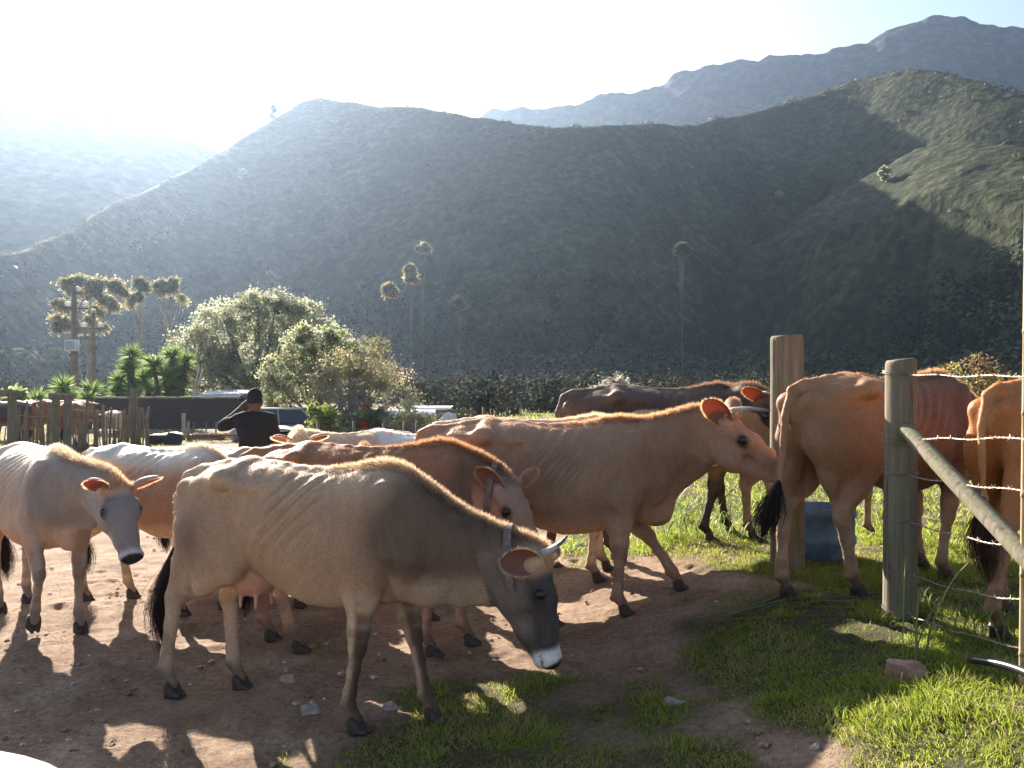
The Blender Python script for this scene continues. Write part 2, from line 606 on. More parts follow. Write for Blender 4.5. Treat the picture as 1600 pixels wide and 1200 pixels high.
def tail_switch(path, col, n, length, parent, seed=0, spread=.045):
    """a brush of long hair at the tail's end; path: local points from its root to its tip"""
    r = np.random.default_rng(seed)
    path = np.asarray(path, float)
    m = 7
    seglen = np.concatenate([[0], np.cumsum(np.linalg.norm(np.diff(path, axis=0), axis=1))])
    def at(t):
        t = t * seglen[-1]
        return np.stack([np.interp(t, seglen, path[:, k]) for k in range(3)], -1)
    t0 = r.uniform(-.0, .35, n)
    t1 = np.clip(t0 + r.uniform(.4, .75, n), 0, 1)
    off = r.normal(size=(n, 3)) * np.array([1, .8, .2])
    ts = t0[:, None] + (t1 - t0)[:, None] * np.linspace(0, 1, m)[None]
    prof = np.sin(np.clip(ts, 0, 1) * math.pi * .85 + .15)
    Pn = at(ts) + off[:, None, :] * (spread * prof * (.35 + .65 * np.linspace(0, 1, m) ** .5)[None])[..., None]
    Pn += r.normal(size=Pn.shape) * .003
    side = r.normal(size=(n, 1, 3)); side /= np.linalg.norm(side, axis=-1, keepdims=True)
    w = .0016 * np.linspace(1.2, .35, m)[None, :, None]
    V = np.stack([Pn - side * w, Pn + side * w], 2).reshape(-1, 3)
    b = (np.arange(n)[:, None, None] * m + np.arange(m - 1)[None, :, None]) * 2
    Q = (b + np.array([0, 1, 3, 2])[None, None]).reshape(-1, 4)
    C = np.asarray(col)[None] * r.uniform(.6, 1.7, (n, 1))
    C = np.repeat(C, m * 2, 0)
    # a solid core so that the brush is not see-through
    mb = MB()
    mb.add(V, Q, None, C)
    k = np.linspace(0, .85, 8)
    mb.tube(at(k), spread * 1.0 * np.array([.3, .55, .8, .9, .9, .75, .5, .15]), 7, np.asarray(col))
    return mb.build('tail_switch', MATS['hair'], parent, smooth=True)

def cow(label, pos, yaw, scale=1.0, legs=None, poll=(1.0, 0, 1.2), hd=(.6, 0, -.8), roll=0.0, coat=None, horns=None,
        ears=(.1, .35), eardirs=None, collar=None, tail=None, switch=None, udder=0, h=.0125, fur=20000, seed=0, ribs=1.0,
        thin=1.0, group='dairy cattle crossing the dirt track', belly=0.0, neckw=1.0, groundf=None, dewlap=1.0, parts=True,
        crest=.024, hf=None):
    coat = dict(COATS[coat]) if isinstance(coat, str) else coat
    legs = legs or {}
    root = empty('cow', pos, R(yaw), label=label, cat='cow', group=group)
    root.scale = (scale,) * 3
    ca, sa = math.cos(R(yaw)), math.sin(R(yaw))
    def gz(x, y):       # ground height under a local point, in local units
        if groundf is None: return 0.0
        return (groundf(pos[0] + scale * (x * ca - y * sa), pos[1] + scale * (x * sa + y * ca)) - pos[2]) / scale
    poll = np.array(poll, float)
    hx = unit(hd)
    fwd = np.array([math.cos(R(hf)), math.sin(R(hf)), 0]) if hf is not None else np.array([hx[0], hx[1], 0])
    hy = np.cross([0, 0, 1.0], fwd); hy = unit(hy - hx * np.dot(hy, hx))
    if roll:
        hz0 = np.cross(hx, hy)
        hy = unit(hy * math.cos(R(roll)) + hz0 * math.sin(R(roll)))
    hz = np.cross(hx, hy)
    H = np.array([hx, hy, hz])
    hp = lambda x, y, z: poll + np.array([x, y, z]) @ H
    tail = np.array(tail if tail is not None else [(-.77, 0, 1.185), (-.845, 0, 1.15), (-.885, 0, 1.03), (-.885, 0, .85), (-.87, 0, .62), (-.865, 0, .5)], float)
    LJ = {}
    for key in ('FL', 'FR', 'HL', 'HR'):
        p = dict(legs.get(key, {}))
        J = leg_joints(key[0], 1 if key[1] == 'L' else -1, **p)
        p['ground'] = gz(J[4][0], J[4][1])
        LJ[key] = leg_joints(key[0], 1 if key[1] == 'L' else -1, **p)
    allp = np.vstack([np.array(sum(LJ.values(), []))] + [tail, [hp(.56, 0, 0), hp(.1, .12, 0), hp(.1, -.12, 0), hp(.5, 0, -.2), hp(.2, 0, -.28)],
                     [(-.9, -.36, .5), (.8, .36, 1.32)]])
    lo, hi = allp.min(0) - .07, allp.max(0) + .07
    S = SDF(lo, hi, h)
    # trunk
    sl, X, Y, Z = S.region((-.98, -.42, .45), (.86, .42, 1.34))
    xs = np.clip(X, TR[0, 0], TR[-1, 0])
    def sm(col):
        xi = np.linspace(TR[0, 0], TR[-1, 0], 200)
        yi = np.interp(xi, TR[:, 0], TR[:, col])
        kk = np.hanning(15); kk /= kk.sum()
        yi = np.convolve(np.pad(yi, 7, 'edge'), kk, 'valid')
        return np.interp(xs, xi, yi)
    top, bot, w, fr = sm(1), sm(2) - belly * np.exp(-((xs + .02) / .3) ** 2), sm(3) * .94 * (1 + .5 * belly), sm(4)
    # the loin narrows above the flank: starved look
    zc = bot + (top - bot) * fr
    up = Z > zc
    hh = np.where(up, top - zc, zc - bot)
    q = np.abs(Z - zc) / hh
    e = np.where(up, 1.8 + 1.5 * np.exp(-((X + .30) / .16) ** 2), 2.1)
    kk = ((np.abs(Y) / w) ** 2.0 + q ** e) ** .5
    d = (kk - 1) * np.minimum(w, hh) * .75
    ex = np.abs(X - xs)
    d = np.sqrt(np.clip(d, 0, None) ** 2 + ex ** 2) + np.minimum(d, 0)
    # ribs
    if ribs:
        ph = (X - .75 * (Z - .9) + .02 * np.sin(Z * 9)) / .088 * 2 * math.pi
        env = np.exp(-((X + .06) / .22) ** 4) * np.exp(-((Z - .98) / .19) ** 4) * (np.abs(Y) > .08)
        d = d - ribs * .0095 * env * np.cos(ph)
    S.put(sl, d.astype(np.float32), .02)
    for s in (-1, 1):
        # hollow of the flank, and between hook and pin
        S.ell((-.27, .36 * s, 1.055), (.145, .150, .125), None, .045, carve=True)
        S.ell((-.63, .25 * s, 1.08), (.11, .075, .10), None, .06, carve=True)
        # hook bone, loin shelf, pin bone
        S.ell((-.455, .20 * s, 1.155), (.058, .042, .042), None, .06)
        S.seg((-.455, .19 * s, 1.16), (-.43, .03 * s, 1.215), .03, .03, .05)
        rc_, rs_ = math.cos(R(24)), math.sin(R(24)) * s
        S.ell((-.285, .105 * s, 1.163), (.165, .118, .030), np.array([[1, 0, 0], [0, rc_, -rs_], [0, rs_, rc_]]), .028)
        S.ell((-.80, .085 * s, 1.085), (.045, .035, .04), None, .04)
        S.seg((-.80, .08 * s, 1.085), (-.47, .19 * s, 1.15), .02, .02, .05)
        # thigh
        S.chain([(-.58, .115 * s, .99), (-.60, .125 * s, .86), LJ['HL' if s > 0 else 'HR'][1] * .35 + np.array([-.60, .13 * s, .78]) * .65],
                [(.07, .17), (.085, .175), (.075, .15)], .06, lat=(0, 1, 0))
        S.ell((.41, .135 * s, .97), (.10, .062, .22), np.array([[.94, 0, -.34], [0, 1, 0], [.34, 0, .94]]), .05)
        S.seg((.35, .105 * s, 1.13), (.50, .175 * s, .86), .020, .036, .07)
        S.ell((.56, .115 * s, .83), (.075, .06, .085), None, .06)
    # spine ridge
    xs_ = np.linspace(-.76, .46, 14)
    tz = np.interp(xs_, TR[:, 0], TR[:, 1])
    rr = .018
    S.chain([(x, 0, z - .012) for x, z in zip(xs_, tz)], [rr] * 14, .035)
    S.ell((-.74, 0, 1.17), (.05, .04, .035), None, .04)
    # legs
    for key, J in LJ.items():
        s = 1 if key[1] == 'L' else -1
        if key[0] == 'F':
            S.chain([J[0] + np.array([.03, 0, 0]), J[1] + np.array([.02, 0, .06]), J[1] * .75 + J[2] * .25, J[1] * .25 + J[2] * .75, J[2]],
                    [(.068, .125), (.070, .112), (.054, .082), (.040, .052), (.038, .043)], .035, lat=(0, 1, 0))
            S.ell(J[2], (.036, .034, .045), None, .02)
            S.chain([J[2], J[2] * .6 + J[3] * .4, J[3] + (J[2] - J[3]) * .2, J[3]], [(.033, .037), (.026, .031), (.026, .031), (.033, .037)], .02, lat=(0, 1, 0))
        else:
            fw = unit(J[1] - J[2])
            S.chain([(J[0] + J[1]) * .5, J[1], J[1] * .55 + J[2] * .45, J[2] + (J[1] - J[2]) * .12],
                    [(.08, .16), (.068, .115), (.052, .085), (.038, .054)], .05, lat=(0, 1, 0))
            bk = np.array([-.74, .10 * s, .88])
            S.chain([(-.79, .08 * s, 1.05), bk, J[2] * .5 + bk * .5, J[2] + np.array([-.028, 0, .02])],
                    [(.038, .05), (.055, .085), (.036, .06), (.018, .028)], .06, lat=(0, 1, 0))
            S.ell(J[2] + np.array([-.008, 0, -.01]), (.052, .036, .058), None, .02)
            S.chain([J[2], J[2] * .6 + J[3] * .4, J[3] + (J[2] - J[3]) * .2, J[3]], [(.036, .052), (.029, .039), (.028, .037), (.035, .043)], .02, lat=(0, 1, 0))
        S.seg(J[3], J[4] + np.array([-.005, 0, .01]), .030, (.032, .034), .02)
        S.ell(J[3] + np.array([-.035, 0, -.015]), (.014, .022, .016), None, .015)
    # neck
    nb = np.array([.43, 0, .985]); ne = hp(.035, 0, -.105)
    flatd = unit((ne - nb) * np.array([1, 1, 0]))
    dz = ne[2] - nb[2]
    c1 = nb + np.array([.20, 0, .12 * dz if dz > 0 else .50 * max(dz, -.5)])
    c2 = ne - hx * .02 - np.array([flatd[0], flatd[1], 0]) * .16 + hz * .03 + np.array([0, 0, min(0, dz) * .35])
    ts = np.linspace(0, 1, 8)
    B = [(1 - t) ** 3 * nb + 3 * (1 - t) ** 2 * t * c1 + 3 * (1 - t) * t * t * c2 + t ** 3 * ne for t in ts]
    latn = [unit(np.array([0, 1., 0]) * (1 - t) + hy * t) for t in ts]
    rl = np.interp(ts, [0, .25, .5, .8, 1], [.145, .12, .092, .078, .082]) * neckw
    rv = np.interp(ts, [0, .25, .5, .8, 1], [.23, .205, .178, .148, .125])
    for i in range(7):
        S.seg(B[i], B[i + 1], (rl[i], rv[i]), (rl[i + 1], rv[i + 1]), .045, lat=latn[i])
    # dewlap and brisket
    dn = [unit(np.cross(latn[i], unit(B[min(i + 1, 7)] - B[max(i - 1, 0)]))) for i in range(8)]
    dn = [-v if v[2] > 0 and abs(v[2]) > .05 else v for v in dn]
    dl = [B[i] + dn[i] * rv[i] * (.95 + .1 * dewlap) for i in range(1, 7)]
    S.chain([np.array([.60, 0, .66])] + dl, [(.035, .06)] + [(.024, .05 * dewlap + .01)] * 4 + [(.025, .035)] * 2, .045, lat=(0, 1, 0))
    S.ell((.62, 0, .70), (.085, .05, .10), None, .06)
    # head
    hm = lambda c, r, k, carve=False: S.ell(hp(*c), r, H, k, carve)
    S.seg(hp(.05, 0, -.065), hp(.21, 0, -.06), (.100, .072), (.098, .064), .03, lat=hy)
    hm((.03, 0, -.035), (.055, .085, .045), .03)
    S.chain([hp(.20, 0, -.06), hp(.33, 0, -.075), hp(.46, 0, -.085)], [(.088, .060), (.063, .054), (.060, .046)], .03, lat=hy)
    S.chain([hp(.07, 0, -.18), hp(.19, 0, -.205), hp(.33, 0, -.17), hp(.46, 0, -.135)], [(.068, .07), (.060, .062), (.044, .045), (.042, .030)], .035, lat=hy)
    hm((.475, 0, -.090), (.045, .076, .052), .025)
    hm((.465, 0, -.140), (.040, .055, .026), .015)
    for s in (-1, 1):
        hm((.13, .056 * s, -.165), (.10, .036, .10), .03)          # cheek
        hm((.145, .090 * s, -.028), (.035, .020, .016), .02)          # brow
        hm((.178, .101 * s, -.064), (.040, .020, .032), .015)         # eye socket
        hm((.30, .056 * s, -.085), (.09, .012, .02), .03)             # cheek bone ridge
        hm((.172, .126 * s, -.060), (.025, .020, .017), .006, True)
        hm((.512, .046 * s, -.080), (.016, .015, .011), .008, True)   # nostril
        S.seg(hp(.035, .08 * s, -.035), hp(.045, .098 * s, -.042), .026, .012, .02)   # ear root
        hm((.49, .055 * s, -.120), (.03, .02, .004), .006, True)      # mouth
    # tail
    n = len(tail)
    S.chain(list(tail), list(np.linspace(.030, .014, n)), .012)
    # udder
    if udder:
        S.ell((-.42, 0, .645), (.14 * udder, .12 * udder, .11 * udder), None, .05)
        for (x, y) in ((-.36, .055), (-.36, -.055), (-.46, .055), (-.46, -.055)):
            S.seg((x, y, .645 - .09 * udder), (x + .004, y * 1.1, .645 - .155 * udder), .014, .010, .012)
    V, Fc = S.mesh(2)
    # uneven flesh and loose skin
    Nf, Af = face_normals(V, Fc)
    Nv = np.zeros_like(V)
    for k_ in range(4):
        for a_ in range(3): Nv[:, a_] += np.bincount(Fc[:, k_], Nf[:, a_] * Af, len(V))
    Nv /= np.linalg.norm(Nv, axis=1, keepdims=True) + 1e-12
    if (Nv * (V - V.mean(0)))[:400].sum() < 0: Nv = -Nv
    big_ = smoothstep(.45, .7, V[:, 2])
    dnk = np.min([np.linalg.norm(V - b, axis=1) for b in B[1:6]], 0)
    fold = np.sin((V[:, 0] * .8 + V[:, 2] * .35) * 2 * math.pi / .055 + 5 * fbm(V, .2, 2, seed + 20)) * smoothstep(.30, .2, dnk) * (V[:, 0] > .5) * (V[:, 2] < 1.0)
    V = V + Nv * (((fbm(V, .15, 3, seed + 17) - .5) * .020 * big_) + fold * .0022 + (fbm(V, .035, 2, seed + 18) - .5) * .004 * big_)[:, None]
    nb_body = len(V)
    # coat colour, by where on the animal it grows
    def colour(V):
        x, y, z = V.T
        Q = (V - poll) @ H.T
        c = np.tile(np.array(coat['base']), (len(V), 1))
        def mix(c, t, m):
            m = np.clip(m, 0, 1)[:, None]
            return c * (1 - m) + np.asarray(t) * m
        mott = fbm(V, .16, 3, seed)
        big = fbm(V, .5, 2, seed + 5)
        head = smoothstep(-.10, .03, Q[:, 0]) * (np.abs(Q[:, 1]) < .16) * (np.abs(Q[:, 2] + .1) < .2) * (Q[:, 0] < .6)
        nd = np.min([np.linalg.norm(V - b, axis=1) for b in B[1:]], 0)
        neck = smoothstep(.33, .20, nd) * smoothstep(.40, .66, x) * (1 - head)
        trunk = smoothstep(.80, .60, x) * (z > .5)
        c = mix(c, coat.get('back', coat['base']), smoothstep(1.0, 1.2, z + .1 * (big - .5)) * trunk * .8)  # paler back hair, its colour also carrying rim light along the topline
        c = mix(c, coat['belly'], smoothstep(.74, .58, z + .10 * (mott - .5)) * (z > .5) * trunk * (np.abs(x + .1) < .55) * coat.get('bellyk', .8))
        sh = np.exp(-((x - .50) / .17) ** 2 - ((z - .93) / .22) ** 2) * trunk + neck * .95 + coat.get('fore', 0) * smoothstep(-.35, .25, x) * trunk
        c = mix(c, coat['dark'], np.clip(sh, 0, 1) * coat.get('darkk', .8) * (.75 + .5 * mott))
        th = np.exp(-((x + .66) / .12) ** 2 - ((z - .86) / .15) ** 2)
        c = mix(c, coat['dark'], th * coat.get('thighk', .3) * (np.abs(y) > .09))
        c = mix(c, coat['belly'], smoothstep(.80, .68, z) * (x > .5) * (head < .3) * (nd < .4) * coat.get('chestk', .5))
        # legs
        lg = smoothstep(.60, .48, z) * (head < .5) * (x < .9)
        front = (x > 0)
        c = mix(c, coat['leg'], lg * coat.get('legk', .7))
        for key, J in LJ.items():
            near = smoothstep(.09, .05, np.min([np.linalg.norm(V - (J[a] * (1 - t) + J[a + 1] * t), axis=1) for a in (1, 2, 3) for t in (0, .25, .5, .75, 1)], 0))
            ax = np.interp(z, [J[4][2], J[3][2], J[2][2], J[1][2]], [J[4][0], J[3][0], J[2][0], J[1][0]])
            fr_ = smoothstep(-.005, .025, x - ax)
            inner = smoothstep(0, .03, (J[3][1] - y) * np.sign(J[3][1]))
            k = near * smoothstep(.80, .45, z) * coat.get('legdark', .6)
            if key[0] == 'F': c = mix(c, coat['dark'], k * fr_)
            c = mix(c, coat['dark'], k * smoothstep(.055, .02, np.abs(z - J[2][2])) * (fr_ if key[0] == 'F' else .2))
            c = mix(c, coat['dark'], near * smoothstep(.17, .08, z - J[4][2] + .03) * coat.get('foot', .7))
        # head
        hq = Q
        c = mix(c, coat['face'], head * smoothstep(.02, .12, hq[:, 0]))
        c = mix(c, coat.get('cheek', coat['face']), head * smoothstep(-.09, -.14, hq[:, 2]) * smoothstep(.40, .30, hq[:, 0]))
        c = mix(c, coat['poll'], head * smoothstep(.12, .03, hq[:, 0]) * smoothstep(-.12, -.05, hq[:, 2]))
        for s in (-1, 1):
            de = np.sqrt(((hq - np.array([.174, .115 * s, -.060])) ** 2).sum(1))
            c = mix(c, coat['eyering'], head * smoothstep(.060, .032, de) * coat.get('eyek', .7))
            c = mix(c, (.02, .015, .015), head * smoothstep(.031, .024, de))
        mz = head * smoothstep(.420, .462, hq[:, 0] + .14 * (mott - .5) + .15 * (hq[:, 2] + .09) + .8 * hq[:, 1] ** 2)
        c = mix(c, coat['muzzle'], mz)
        c = mix(c, coat['nose'], head * smoothstep(.488, .498, hq[:, 0] + .25 * (hq[:, 2] + .09)) * smoothstep(-.125, -.112, hq[:, 2]))
        c = mix(c, (.03, .02, .02), head * (np.sqrt(((hq[:, 0] - .515) / .016) ** 2 + ((np.abs(hq[:, 1]) - .046) / .016) ** 2 + ((hq[:, 2] + .078) / .011) ** 2) < 1.1))
        c = mix(c, (.05, .03, .03), head * (np.abs(hq[:, 2] + .120) < .004) * (hq[:, 0] > .44) * .8)
        if udder:
            uu = smoothstep(1.12, .98, np.sqrt(((x + .42) / (.15 * udder)) ** 2 + (y / (.13 * udder)) ** 2 + ((z - .645) / (.12 * udder)) ** 2)) * (z < .665)
            uu = np.maximum(uu, (z < .60) & (z > .42) & (np.abs(x + .41) < .09) & (np.abs(y) < .09))
            c = mix(c, (.50, .27, .20), uu * .9)
        td = np.min([np.linalg.norm(V - (tail[i] * (1 - t) + tail[i + 1] * t), axis=1) for i in range(1, n - 1) for t in (0, .33, .66, 1)], 0)
        c = mix(c, coat.get('tail', coat['base']), (td < .05) * (x < -.8) * .8)
        dirt = smoothstep(.62, .45, z) * smoothstep(.5, .62, noise3(V, .05, seed + 9)) * .35
        c = mix(c, (.13, .075, .045), dirt)
        c = c * (.74 + .30 * mott + .22 * fbm(V * [1, 1, .55], .03, 2, seed + 2))[:, None]
        return np.clip(c, 0, 1)
    Cb = colour(V)
    ear = np.zeros(len(V))
    Vs, Fs, Cs, Es = [V], [Fc], [Cb], [ear]
    off = len(V)
    for s, k in ((1, 0), (-1, 1)):
        up, back = (eardirs[k] if eardirs else ears)[:2]
        tw = (eardirs[k][2] if eardirs and len(eardirs[k]) > 2 else (.55, .75, -.3))
        sw = (eardirs[k][3] if eardirs and len(eardirs[k]) > 3 else 1.0)
        ve, fe, ce = ear_geo(H, poll, s, up=up, back=back, face=tw, sw=sw, L=coat.get('earL', .185))
        edge = np.abs(np.tile(np.linspace(-1, 1, 11), 28))
        cc = np.where(ce[:, None] > .5, np.array([[.30, .15, .11]]), np.array(coat.get('ear', coat['face']))[None])
        cc = np.where((edge > .8)[:, None], np.array(coat.get('earrim', (.35, .25, .17)))[None], cc)
        Vs.append(ve); Fs.append(fe + off); Cs.append(cc); Es.append(np.ones(len(ve)))
        off += len(ve)
    EV = [v for v in Vs[1:]]
    body = np_mesh('body', np.vstack(Vs), np.vstack(Fs), MATS['coat'], root, True, np.vstack(Cs), {'ear': np.concatenate(Es)})
    # short coat hair, longer on the crest and the poll
    if fur:
        r = np.random.default_rng(seed + 3)
        N, A = face_normals(V, Fc)
        cen = V[Fc].mean(1)
        Qh = (cen - poll) @ H.T
        ishead = (Qh[:, 0] > .02) & (Qh[:, 0] < .6) & (np.abs(Qh[:, 1]) < .16) & (np.abs(Qh[:, 2] + .1) < .2)
        cr = np.maximum(smoothstep(.6, .95, N[:, 2]) * smoothstep(.7, .95, cen[:, 2]) * smoothstep(.08, .03, np.abs(cen[:, 1])) * smoothstep(-.1, .45, cen[:, 0]), 0)
        if True:
            dneck = np.min([np.linalg.norm(cen - b, axis=1) for b in B], 0)
            nb_ = np.argmin([np.linalg.norm(cen - b, axis=1) for b in B], 0)
            rel = cen - np.array(B)[nb_]
            lat_ = np.abs((rel * np.array(latn)[nb_]).sum(1))
            upn = -(rel * np.array(dn)[nb_]).sum(1)
            cr = np.maximum(cr, np.exp(-(lat_ / .042) ** 2) * (upn > .05) * (dneck < .32) * smoothstep(.25, .6, cen[:, 0]) * (~ishead))
        pl = ishead * smoothstep(.07, .0, np.abs(Qh[:, 0] - .02)) * (Qh[:, 2] > -.08) * (np.abs(Qh[:, 1]) < .08)
        w = A * (.5 + 8 * cr + 2.5 * smoothstep(.1, .7, N[:, 2]) + 5 * pl) * np.where(ishead & (pl < .2), .3, 1)
        w = w * (cen[:, 2] > .12)
        pick = r.choice(len(Fc), fur, p=w / w.sum())
        uv = r.dirichlet([1, 1, 1, 1], fur)
        P = (V[Fc[pick]] * uv[..., None]).sum(1)
        nn = N[pick]
        if np.einsum('ij,ij->i', nn[:500], (P - np.array([0, 0, .85]))[:500]).mean() < 0: nn = -nn
        flow = np.array([-.8, 0, -.55])
        flow = flow - nn * (nn @ flow)[:, None]
        D = nn * (.28 + .8 * cr[pick] + .7 * pl[pick])[:, None] + flow * .8 + r.normal(size=(fur, 3)) * .22
        D /= np.linalg.norm(D, axis=1, keepdims=True)
        L = (.011 + crest * cr[pick] + .022 * pl[pick]) * r.uniform(.6, 1.3, fur)
        lt = np.clip(cr + pl, 0, 1)[pick][:, None] * .6
        Hc = Cb[Fc[pick, 0]] * (1 - lt) + np.array(coat.get('crest', (.50, .36, .22))) * lt  # crest hair colour lightened to stand for the sunlit rim
        Vh, Qq, Tt, Ch = hair_blades(P - nn * .002, D, L, .0019, Hc, seed, 1.2)
        fringe = [(Vh, Qq, Tt, Ch)]
        for ev in EV:
            rim = ev[:154].reshape(14, 11, 3)
            ctr = rim[:, 5]
            ne_ = 420
            iu = r.uniform(.5, 13, ne_); a_ = iu.astype(int).clip(0, 12); f_ = (iu - a_)[:, None]
            sd = r.integers(0, 2, ne_) * 10
            Pe = rim[a_, sd] * (1 - f_) + rim[a_ + 1, sd] * f_
            De = Pe - ctr[a_] + (rim[13, 5] - rim[0, 5]) * .25
            De = De / (np.linalg.norm(De, axis=1, keepdims=True) + 1e-9) + r.normal(size=(ne_, 3)) * .25
            De /= np.linalg.norm(De, axis=1, keepdims=True)
            fringe.append(hair_blades(Pe, De, .016 * r.uniform(.5, 1.4, ne_), .0016, np.tile(np.array(coat.get('crest', (.5, .36, .22))), (ne_, 1)), seed + 50))
        mb = MB()
        for f_ in fringe: mb.add(*f_)
        mb.build('coat_hair', MATS['hair'], root)
    if parts:
        for key, J in LJ.items():
            o = bpy.data.objects.new('hoof', hoof_mesh())
            COL.objects.link(o); o.parent = root
            o.location = (J[4][0] + .012, J[4][1], J[4][2] - .048)
            p = legs.get(key, {})
            if p.get('lift', 0) > .01:
                o.rotation_euler = (0, R(p.get('past', 0) + p.get('bend', 0) - p.get('swing', 0)), 0)
                pv = J[4] + np.array([0, 0, .02]); o.location = pv + (Matrix.Rotation(R(p.get('past', 0) + p.get('bend', 0) - p.get('swing', 0)), 3, 'Y') @ Vector((.012, 0, -.068)))
        for s in (-1, 1):
            mb = MB()
            th = np.linspace(0, math.pi, 9); ph = np.linspace(0, 2 * math.pi, 14, endpoint=False)
            E = np.array([[math.sin(a) * math.cos(b), math.sin(a) * math.sin(b), math.cos(a)] for a in th for b in ph]) * .0255
            Q = [[i * 14 + j, i * 14 + (j + 1) % 14, (i + 1) * 14 + (j + 1) % 14, (i + 1) * 14 + j] for i in range(8) for j in range(14)]
            mb.add(E + hp(.172, .103 * s, -.052), Q)
            mb.build('eye', MATS['eye'], root, smooth=True, usecol=False)
    if horns:
        for s in (-1, 1):
            pts = []
            hl = horns.get('len', .16)
            for t in np.linspace(0, 1, 9):
                ang = t * horns.get('curl', 1.2)
                q = np.array(horns.get('base', (.0, .055, -.01))) * np.array([1, s, 1])
                out = hl * (math.sin(ang) / max(ang, .01)) * t * horns.get('out', .6)
                q = q + np.array([horns.get('fwd', .5) * hl * t * t - horns.get('curve', 0) * hl * t * t, s * (out), hl * t * horns.get('up', .5)])
                pts.append(hp(*q))
            mb = MB()
            rr = np.linspace(1, .12, 9) ** .8 * horns.get('r', .017)
            cc = np.array([[.42, .39, .34]] * 6 + [[.2, .18, .16]] * 2 + [[.06, .05, .05]])
            mb.tube(pts, rr, 9, cc)
            mb.build('horn', MATS['horn'], root, smooth=True)
    if collar:
        t = collar.get('t', .86)
        i = t * 7
        c = np.array([np.interp(i, range(8), [b[k] for b in B]) for k in range(3)])
        tan = unit(B[min(int(i) + 1, 7)] - B[int(i)])
        tan = unit(tan * .6 + np.array(collar.get('tilt', (0, 0, 0))))
        l = unit(latn[int(i)] - tan * np.dot(latn[int(i)], tan)); v = np.cross(tan, l)
        th = np.linspace(0, 2 * math.pi, 41)[:-1]
        a, b = collar.get('a', .105), collar.get('b', .17)
        mb = MB(); V2 = []
        for q in th:
            rad = l * a * math.cos(q) + v * b * math.sin(q) + v * collar.get('dv', 0)
            od = unit(rad)
            for (dw, dt) in ((-.018, 0), (.018, 0), (.018, .005), (-.018, .005)):
                V2.append(c + rad + tan * dw + od * dt)
        Q = []
        for q in range(40):
            for m in range(4):
                a0 = q * 4 + m; a1 = q * 4 + (m + 1) % 4; b0 = ((q + 1) % 40) * 4 + m; b1 = ((q + 1) % 40) * 4 + (m + 1) % 4
                Q.append([a0, a1, b1, b0])
        mb.add(V2, Q, None, (.16, .12, .10))
        cl = mb.build('collar', MATS['leather'], root)
        mb = MB()
        ql = c + v * (b + collar.get('dv', 0)) if v[2] < 0 else c - v * (b - collar.get('dv', 0))
        ax = unit(np.cross(tan, v))
        ring = [ql + (tan * math.cos(q) * .022 + np.array([0, 0, -1]) * (math.sin(q) * .026 + .02)) for q in np.linspace(0, 2 * math.pi, 13)]
        mb.tube(ring, .004, 6, (.5, .5, .5), cap=False)
        mb.box(ql, (.03, .05, .03), col=(.4, .4, .4), bevel=.004)
        mb.build('buckle', MATS['metal'], cl, usecol=False)
    sw = np.array(switch, float) if switch is not None else np.array([tail[-2] * .4 + tail[-1] * .6, tail[-1] + [0, 0, -.06], tail[-1] + [.01, 0, -.2], tail[-1] + [.02, .01, -.34]])
    tail_switch(sw, coat['switch'], 700 if parts else 60, 0, root, seed)
    return root

